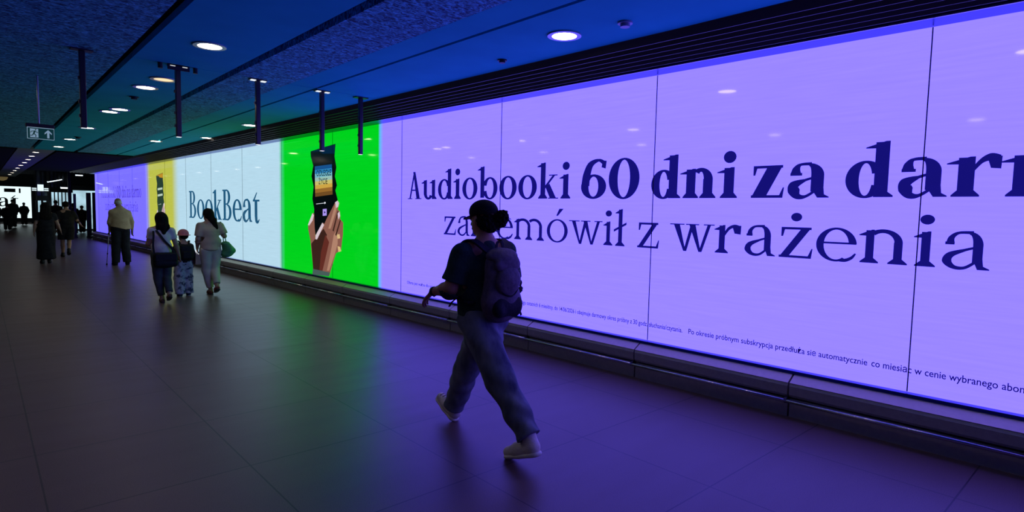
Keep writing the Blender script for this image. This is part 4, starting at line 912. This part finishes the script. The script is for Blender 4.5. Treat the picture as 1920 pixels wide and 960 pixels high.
# ---------------------------------------------------------------- child
s2 = .66
J = mirror_pose(s2, elL=(-.22, .02, 1.12), elR=(.23, .0, 1.10), wrL=(-.2, .13, .92), wrR=(.23, .05, .90), anL=(-.11, -.04, .09), heL=(-.11, -.11, 0), toL=(-.13, .12, .02), knL=(-.11, .03, .48), anR=(.12, .06, .09), heR=(.12, .0, 0), toR=(.13, .22, .03), knR=(.1, .07, .50))
G = dict(s=s2*1.05, wide=1.0, h=.008, yaw=.55, hs=.80)
J['head'] = (0, .02, 1.07); J['neck'] = (0, 0, .95)
o, at, R = figure('small child in pink hat and patterned baggy trousers between two adults', (3.04, 11.53, 0), J, G)
KT = cloth('dark_childs_top', (.012, .012, .02), (.02, .02, .03))
sculpt('top', sleeve_torso(J, G, .9, 0, 1.6, 1.05, .078), KT, .008, disp=wr_(.004, 14, 12, 26), cuts=[((0, 0, .60), (0, 0, -1)), ((0, 0, .955), (0, 0, 1))]+sleeve_cuts(J, 1.6), parent=o)
KP = noisy(mat('patterned_baggy_trousers', (.3, .3, .4), .8, spec=.2), (.05, .06, .12), (.42, .44, .55), 13, 3, (1, 1, 1), .2, None, .42, .52)
sculpt('trousers', legs_cloth(J, G, .13, .128, .118, frac=1.0), KP, .008, disp=wr_(.006, 18, 14, 34), cuts=[((0, 0, .66), (0, 0, 1)), ((0, 0, .045), (0, 0, -1))], parent=o)
for e in 'LR': shoe_parts(J, e, .72, o, DJ, M['ring'], .008)
PK = cloth('pink_hat_cotton', (.62, .20, .24), (.72, .26, .3), scale=30)
ht = sculpt('hat', [ell(at(0, -.01, .05), (.080, .096, .082), R), ell(at(0, -.03, .118), (.020, .014, .014), R, .01)], PK, .007, cuts=[(at(0, 0, .02), (0, 0, -1))], parent=o)
sculpt('hat_brim', [ell(at(0, -.012, .018), (.108, .124, .012), R)], PK, .006, parent=ht)
sculpt('hair', [ell(at(0, -.02, -.005), (.072, .08, .06), R)], M['hair'], .007, cuts=[(at(0, .03, 0), tuple(R @ np.array([0, 1, 0])))], parent=o)
kb = empty('small_backpack', (3.04, 11.53, 0), label='small black backpack on the back of the child in the pink hat', cat='backpack')
sculpt('main_bag', [bx_((.01, -.135, .79), (.115, .05, .14), None, .045, .02)], SB, .008, disp=wr_(.004, 14, 12, 20), parent=kb)
sculpt('front_pocket', [bx_((.01, -.18, .74), (.08, .025, .07), None, .022, .01)], SB, .008, parent=kb)
for e in (-1, 1): strap([(e*.06, -.09, .90), (e*.085, -.03, .985), (e*.09, .05, .955), (e*.095, .095, .84)], .03, .006, SB, 'strap', kb)
# ---------------------------------------------------------------- woman in beige
s3 = .925
J = mirror_pose(s3, head=(-.03, .03, 1.56), neck=(-.01, 0, 1.41), shL=(-.175, -.01, 1.35), shR=(.18, -.01, 1.355), elL=(-.225, -.01, 1.10), wrL=(-.20, .13, .90), hdL=(0, .2, -1), elR=(.245, -.05, 1.15), wrR=(.24, .13, 1.22), hdR=(-.3, 1, .3),
                knL=(-.06, .06, .48), anL=(.0, .02, .085), toL=(.0, .19, .02), heL=(.0, -.04, 0), knR=(.08, .02, .50), anR=(.05, -.20, .19), toR=(.05, -.09, .05), heR=(.05, -.28, .13))
G = dict(s=s3, wide=1.03, h=.010, yaw=.35, pitch=-.15)
o, at, R = figure('person with dark hair in light beige clothes walking right of the child with bags', (3.46, 11.45, 0), J, G)
BG = cloth('beige_blouse', (.42, .32, .27), (.52, .41, .35), scale=8)
sculpt('blouse', sleeve_torso(J, G, .9, 0, .80, 1.05, .078), BG, .009, disp=wr_(.007, 9, 9, 16), cuts=[((0, 0, .80), (.15, 0, -1)), ((0, 0, 1.31), (0, .1, 1))]+sleeve_cuts(J, .8), parent=o)
CT = cloth('cream_trousers', (.50, .47, .42), (.6, .56, .5), scale=8)
sculpt('trousers', legs_cloth(J, G, .115, .088, .064, frac=.85), CT, .009, disp=wr_(.005, 11, 11, 24), cuts=[((0, 0, .95), (0, 0, 1))]+[(lerp(J['kn'+e], J['an'+e], .87), tuple(Vector(J['an'+e])-Vector(J['kn'+e])), .12) for e in 'LR'], parent=o)
RS = cloth('red_brown_shoe', (.16, .045, .04))
for e in 'LR': shoe_parts(J, e, .92, o, RS, M['black'], .009, low=True)
sculpt('hair', [ell(at(0, -.022, .036), (.087, .098, .090), R), cap(at(0, -.05, -.02), at(.03, -.10, -.12), (.075, .05, .06), (.06, .036, .05), .04), cap(at(.03, -.10, -.12), at(.07, -.12, -.27), (.055, .03, .05), (.03, .018, .03), .03)], M['hair'], .009, disp=hd_, cuts=[(at(0, .05, 0), tuple(R @ np.array([0, 1, -.2])))], parent=o)
GB = cloth('green_tote_fabric', (.05, .24, .13), (.10, .36, .2), .6, 6)
tb = empty('tote_bag', (3.46, 11.45, 0), label='green tote bag hanging from the right shoulder of the person in beige', cat='bag')
sculpt('bag_body', [cap((.25, -.03, .92), (.30, -.03, .80), (.07, .12, .05), (.12, .15, .08), .04), ell((.27, -.03, .73), (.10, .12, .06), None, .05)], GB, .009, disp=wr_(.010, 16, 14, 18), parent=tb)
for yy_ in (-.09, .05): strap([(.24, yy_, .95), (.225, yy_*.6, 1.1), (.20, yy_*.4, 1.255), (.17, yy_*.3, 1.325)], .018, .006, GB, 'strap', tb)
KB = cloth('brown_paper', (.40, .27, .22), None, .8)
pb = empty('paper_bag', (3.46, 11.45, 0), label='brown paper carrier bag held low by the person in beige', cat='bag')
b = MB(); b.add([(-.25, .0, .56), (-.16, .0, .56), (-.16, .24, .56), (-.25, .24, .56), (-.245, .0, .74), (-.175, .0, .74), (-.175, .24, .74), (-.245, .24, .74)], [(0, 3, 2, 1), (0, 1, 5, 4), (1, 2, 6, 5), (2, 3, 7, 6), (3, 0, 4, 7)])
ob = b.build('bag_body', KB, pb); sl_ = ob.modifiers.new('s', 'SOLIDIFY'); sl_.thickness = .003
for x_ in (-.243, -.178): strap([(x_, .06, .73), (-.215+.0*x_, .08, .79), (-.21, .15, .80), (x_, .19, .73)], .008, .004, M['white'], 'handle', pb)
# ---------------------------------------------------------------- two dark walkers at the left
J = mirror_pose(.955, elR=(.25, .06, 1.13), wrR=(.33, .14, .92), hdR=(.2, .3, -1), elL=(-.22, -.02, 1.1), wrL=(-.26, .0, .88), anL=(-.10, -.03, .085), anR=(.06, .1, .085), heR=(.06, .02, 0), toR=(.08, .26, .03), knR=(.07, .1, .49))
G = dict(s=.955, h=.013)
o, at, R = figure('person in long black clothes with bare forearms, left one of the dark pair', (1.93, 19.72, 0), J, G)
sculpt('dress', sleeve_torso(J, G, .9, 0, .6, 1.1, .075)+[cap(J['pelvis'], (-.01, .02, .15), (.19, .15, .1), (.21, .17, .06), .05)], BK, .012, disp=wr_(.008, 12, 10, 8), cuts=[((0, 0, .11), (0, 0, -1)), ((0, 0, 1.36), (0, 0, 1))]+sleeve_cuts(J, .6), parent=o)
sculpt('hair', [ell(at(0, -.022, .036), (.09, .10, .09), R), cap(at(0, -.05, 0), at(0, -.13, -.30), (.11, .06, .08), (.13, .05, .07), .04)], M['hair'], .012, disp=hd_, cuts=[(at(0, .05, 0), tuple(R @ np.array([0, 1, -.2])))], parent=o)
for e in 'LR': shoe_parts(J, e, 1.0, o, M['black'], M['bracket'], .012)
J = mirror_pose(.98, elR=(.27, .06, 1.12), wrR=(.38, .20, .98), hdR=(.6, .4, -.7), knL=(-.09, .12, .49), anL=(-.09, .10, .085), heL=(-.09, .04, 0), toL=(-.1, .27, .02), knR=(.06, .0, .50), anR=(.02, -.22, .22), toR=(.02, -.12, .07), heR=(.02, -.30, .15))
G = dict(s=.98, h=.013, wide=1.05)
o, at, R = figure('person in black top and shorts with bare calves, right of the dark pair', (2.62, 21.84, 0), J, G)
sculpt('shirt', sleeve_torso(J, G, .9, 0, .8, 1.12, .085), BK, .012, disp=wr_(.006, 10, 10, 12), cuts=[((0, 0, .86), (0, 0, -1)), ((0, 0, 1.40), (0, 0, 1))]+sleeve_cuts(J, .8), parent=o)
sculpt('shorts', legs_cloth(J, G, .13, .12, .08, frac=.0), BK, .012, cuts=[((0, 0, .98), (0, 0, 1)), ((0, 0, .52), (0, 0, -1))], parent=o)
sculpt('hair', [ell(at(0, -.022, .036), (.088, .10, .09), R)], M['hair'], .012, cuts=[(at(0, .05, 0), tuple(R @ np.array([0, 1, -.2])))], parent=o)
for e in 'LR': shoe_parts(J, e, 1.05, o, M['black'], M['black'], .012)
# ---------------------------------------------------------------- distant silhouettes
def distant(label, x, y, H, flip=1, wide=1.1, coat=BK, bag=False, rz=0, skirt=False):
    s = H/1.70
    J = mirror_pose(s, knL=(-.09, .06*flip, .49), anL=(-.09, .12*flip, .085), heL=(-.09, .12*flip-.06, 0), toL=(-.09, .12*flip+.16, .02), anR=(.09, -.12*flip, .10), heR=(.09, -.12*flip-.06, .02), toR=(.09, -.12*flip+.16, .02), elL=(-.25, 0, 1.1), elR=(.25, 0, 1.1))
    G = dict(s=s, h=.02, wide=wide); o, at, R = figure(label, (x, y, 0), J, G, None); o.rotation_euler.z = rz
    sculpt('coat', sleeve_torso(J, G, .9, 0, 1.7, 1.15, .085), coat, .018, cuts=[((0, 0, (.55 if skirt else .84)*s), (0, 0, -1)), ((0, 0, 1.43*s), (0, 0, 1))], parent=o)
    sculpt('trousers', legs_cloth(J, G, .12, .10, .085), BK, .018, cuts=[((0, 0, 1.0*s), (0, 0, 1)), ((0, 0, .06), (0, 0, -1))], parent=o)
    sculpt('hair', [ell(at(0, -.022, .036), (.088, .10, .09), R, .01)], M['hair'], .018, cuts=[(at(0, .05, 0), tuple(R @ np.array([0, 1, -.2])))], parent=o)
    if bag:
        g_ = empty('small_backpack', (x, y, 0), rz, label='dark backpack on the figure standing before the right edge of the far billboard', cat='backpack'); sculpt('main_bag', [bx_((0, -.22*s, 1.18*s), (.16*s, .09*s, .22*s), None, .05, .02)], SB, .02, parent=g_)
distant('shorter dark figure at the far left in front of the billboard', 2.58, 43.8, 1.52, 1, wide=1.35)
distant('tallest dark figure in front of the far billboard lettering', 3.14, 48.6, 1.80, -1)
distant('dark figure with backpack standing apart before the right edge of the far billboard', 4.10, 54.0, 1.60, 1, bag=True)
distant('dark figure cut by the left edge of the photo', 2.28, 47.0, 1.52, -1, skirt=True)
distant('dark haired figure hidden behind the dark pair, only its head showing', 4.08, 37.4, 1.76, 1)
distant('dark figure among the gate posts at the end of the video wall', 4.86, 38.0, 1.62, 1)
distant('second dark figure between the gate posts and the far shop', 5.45, 39.6, 1.50, -1)
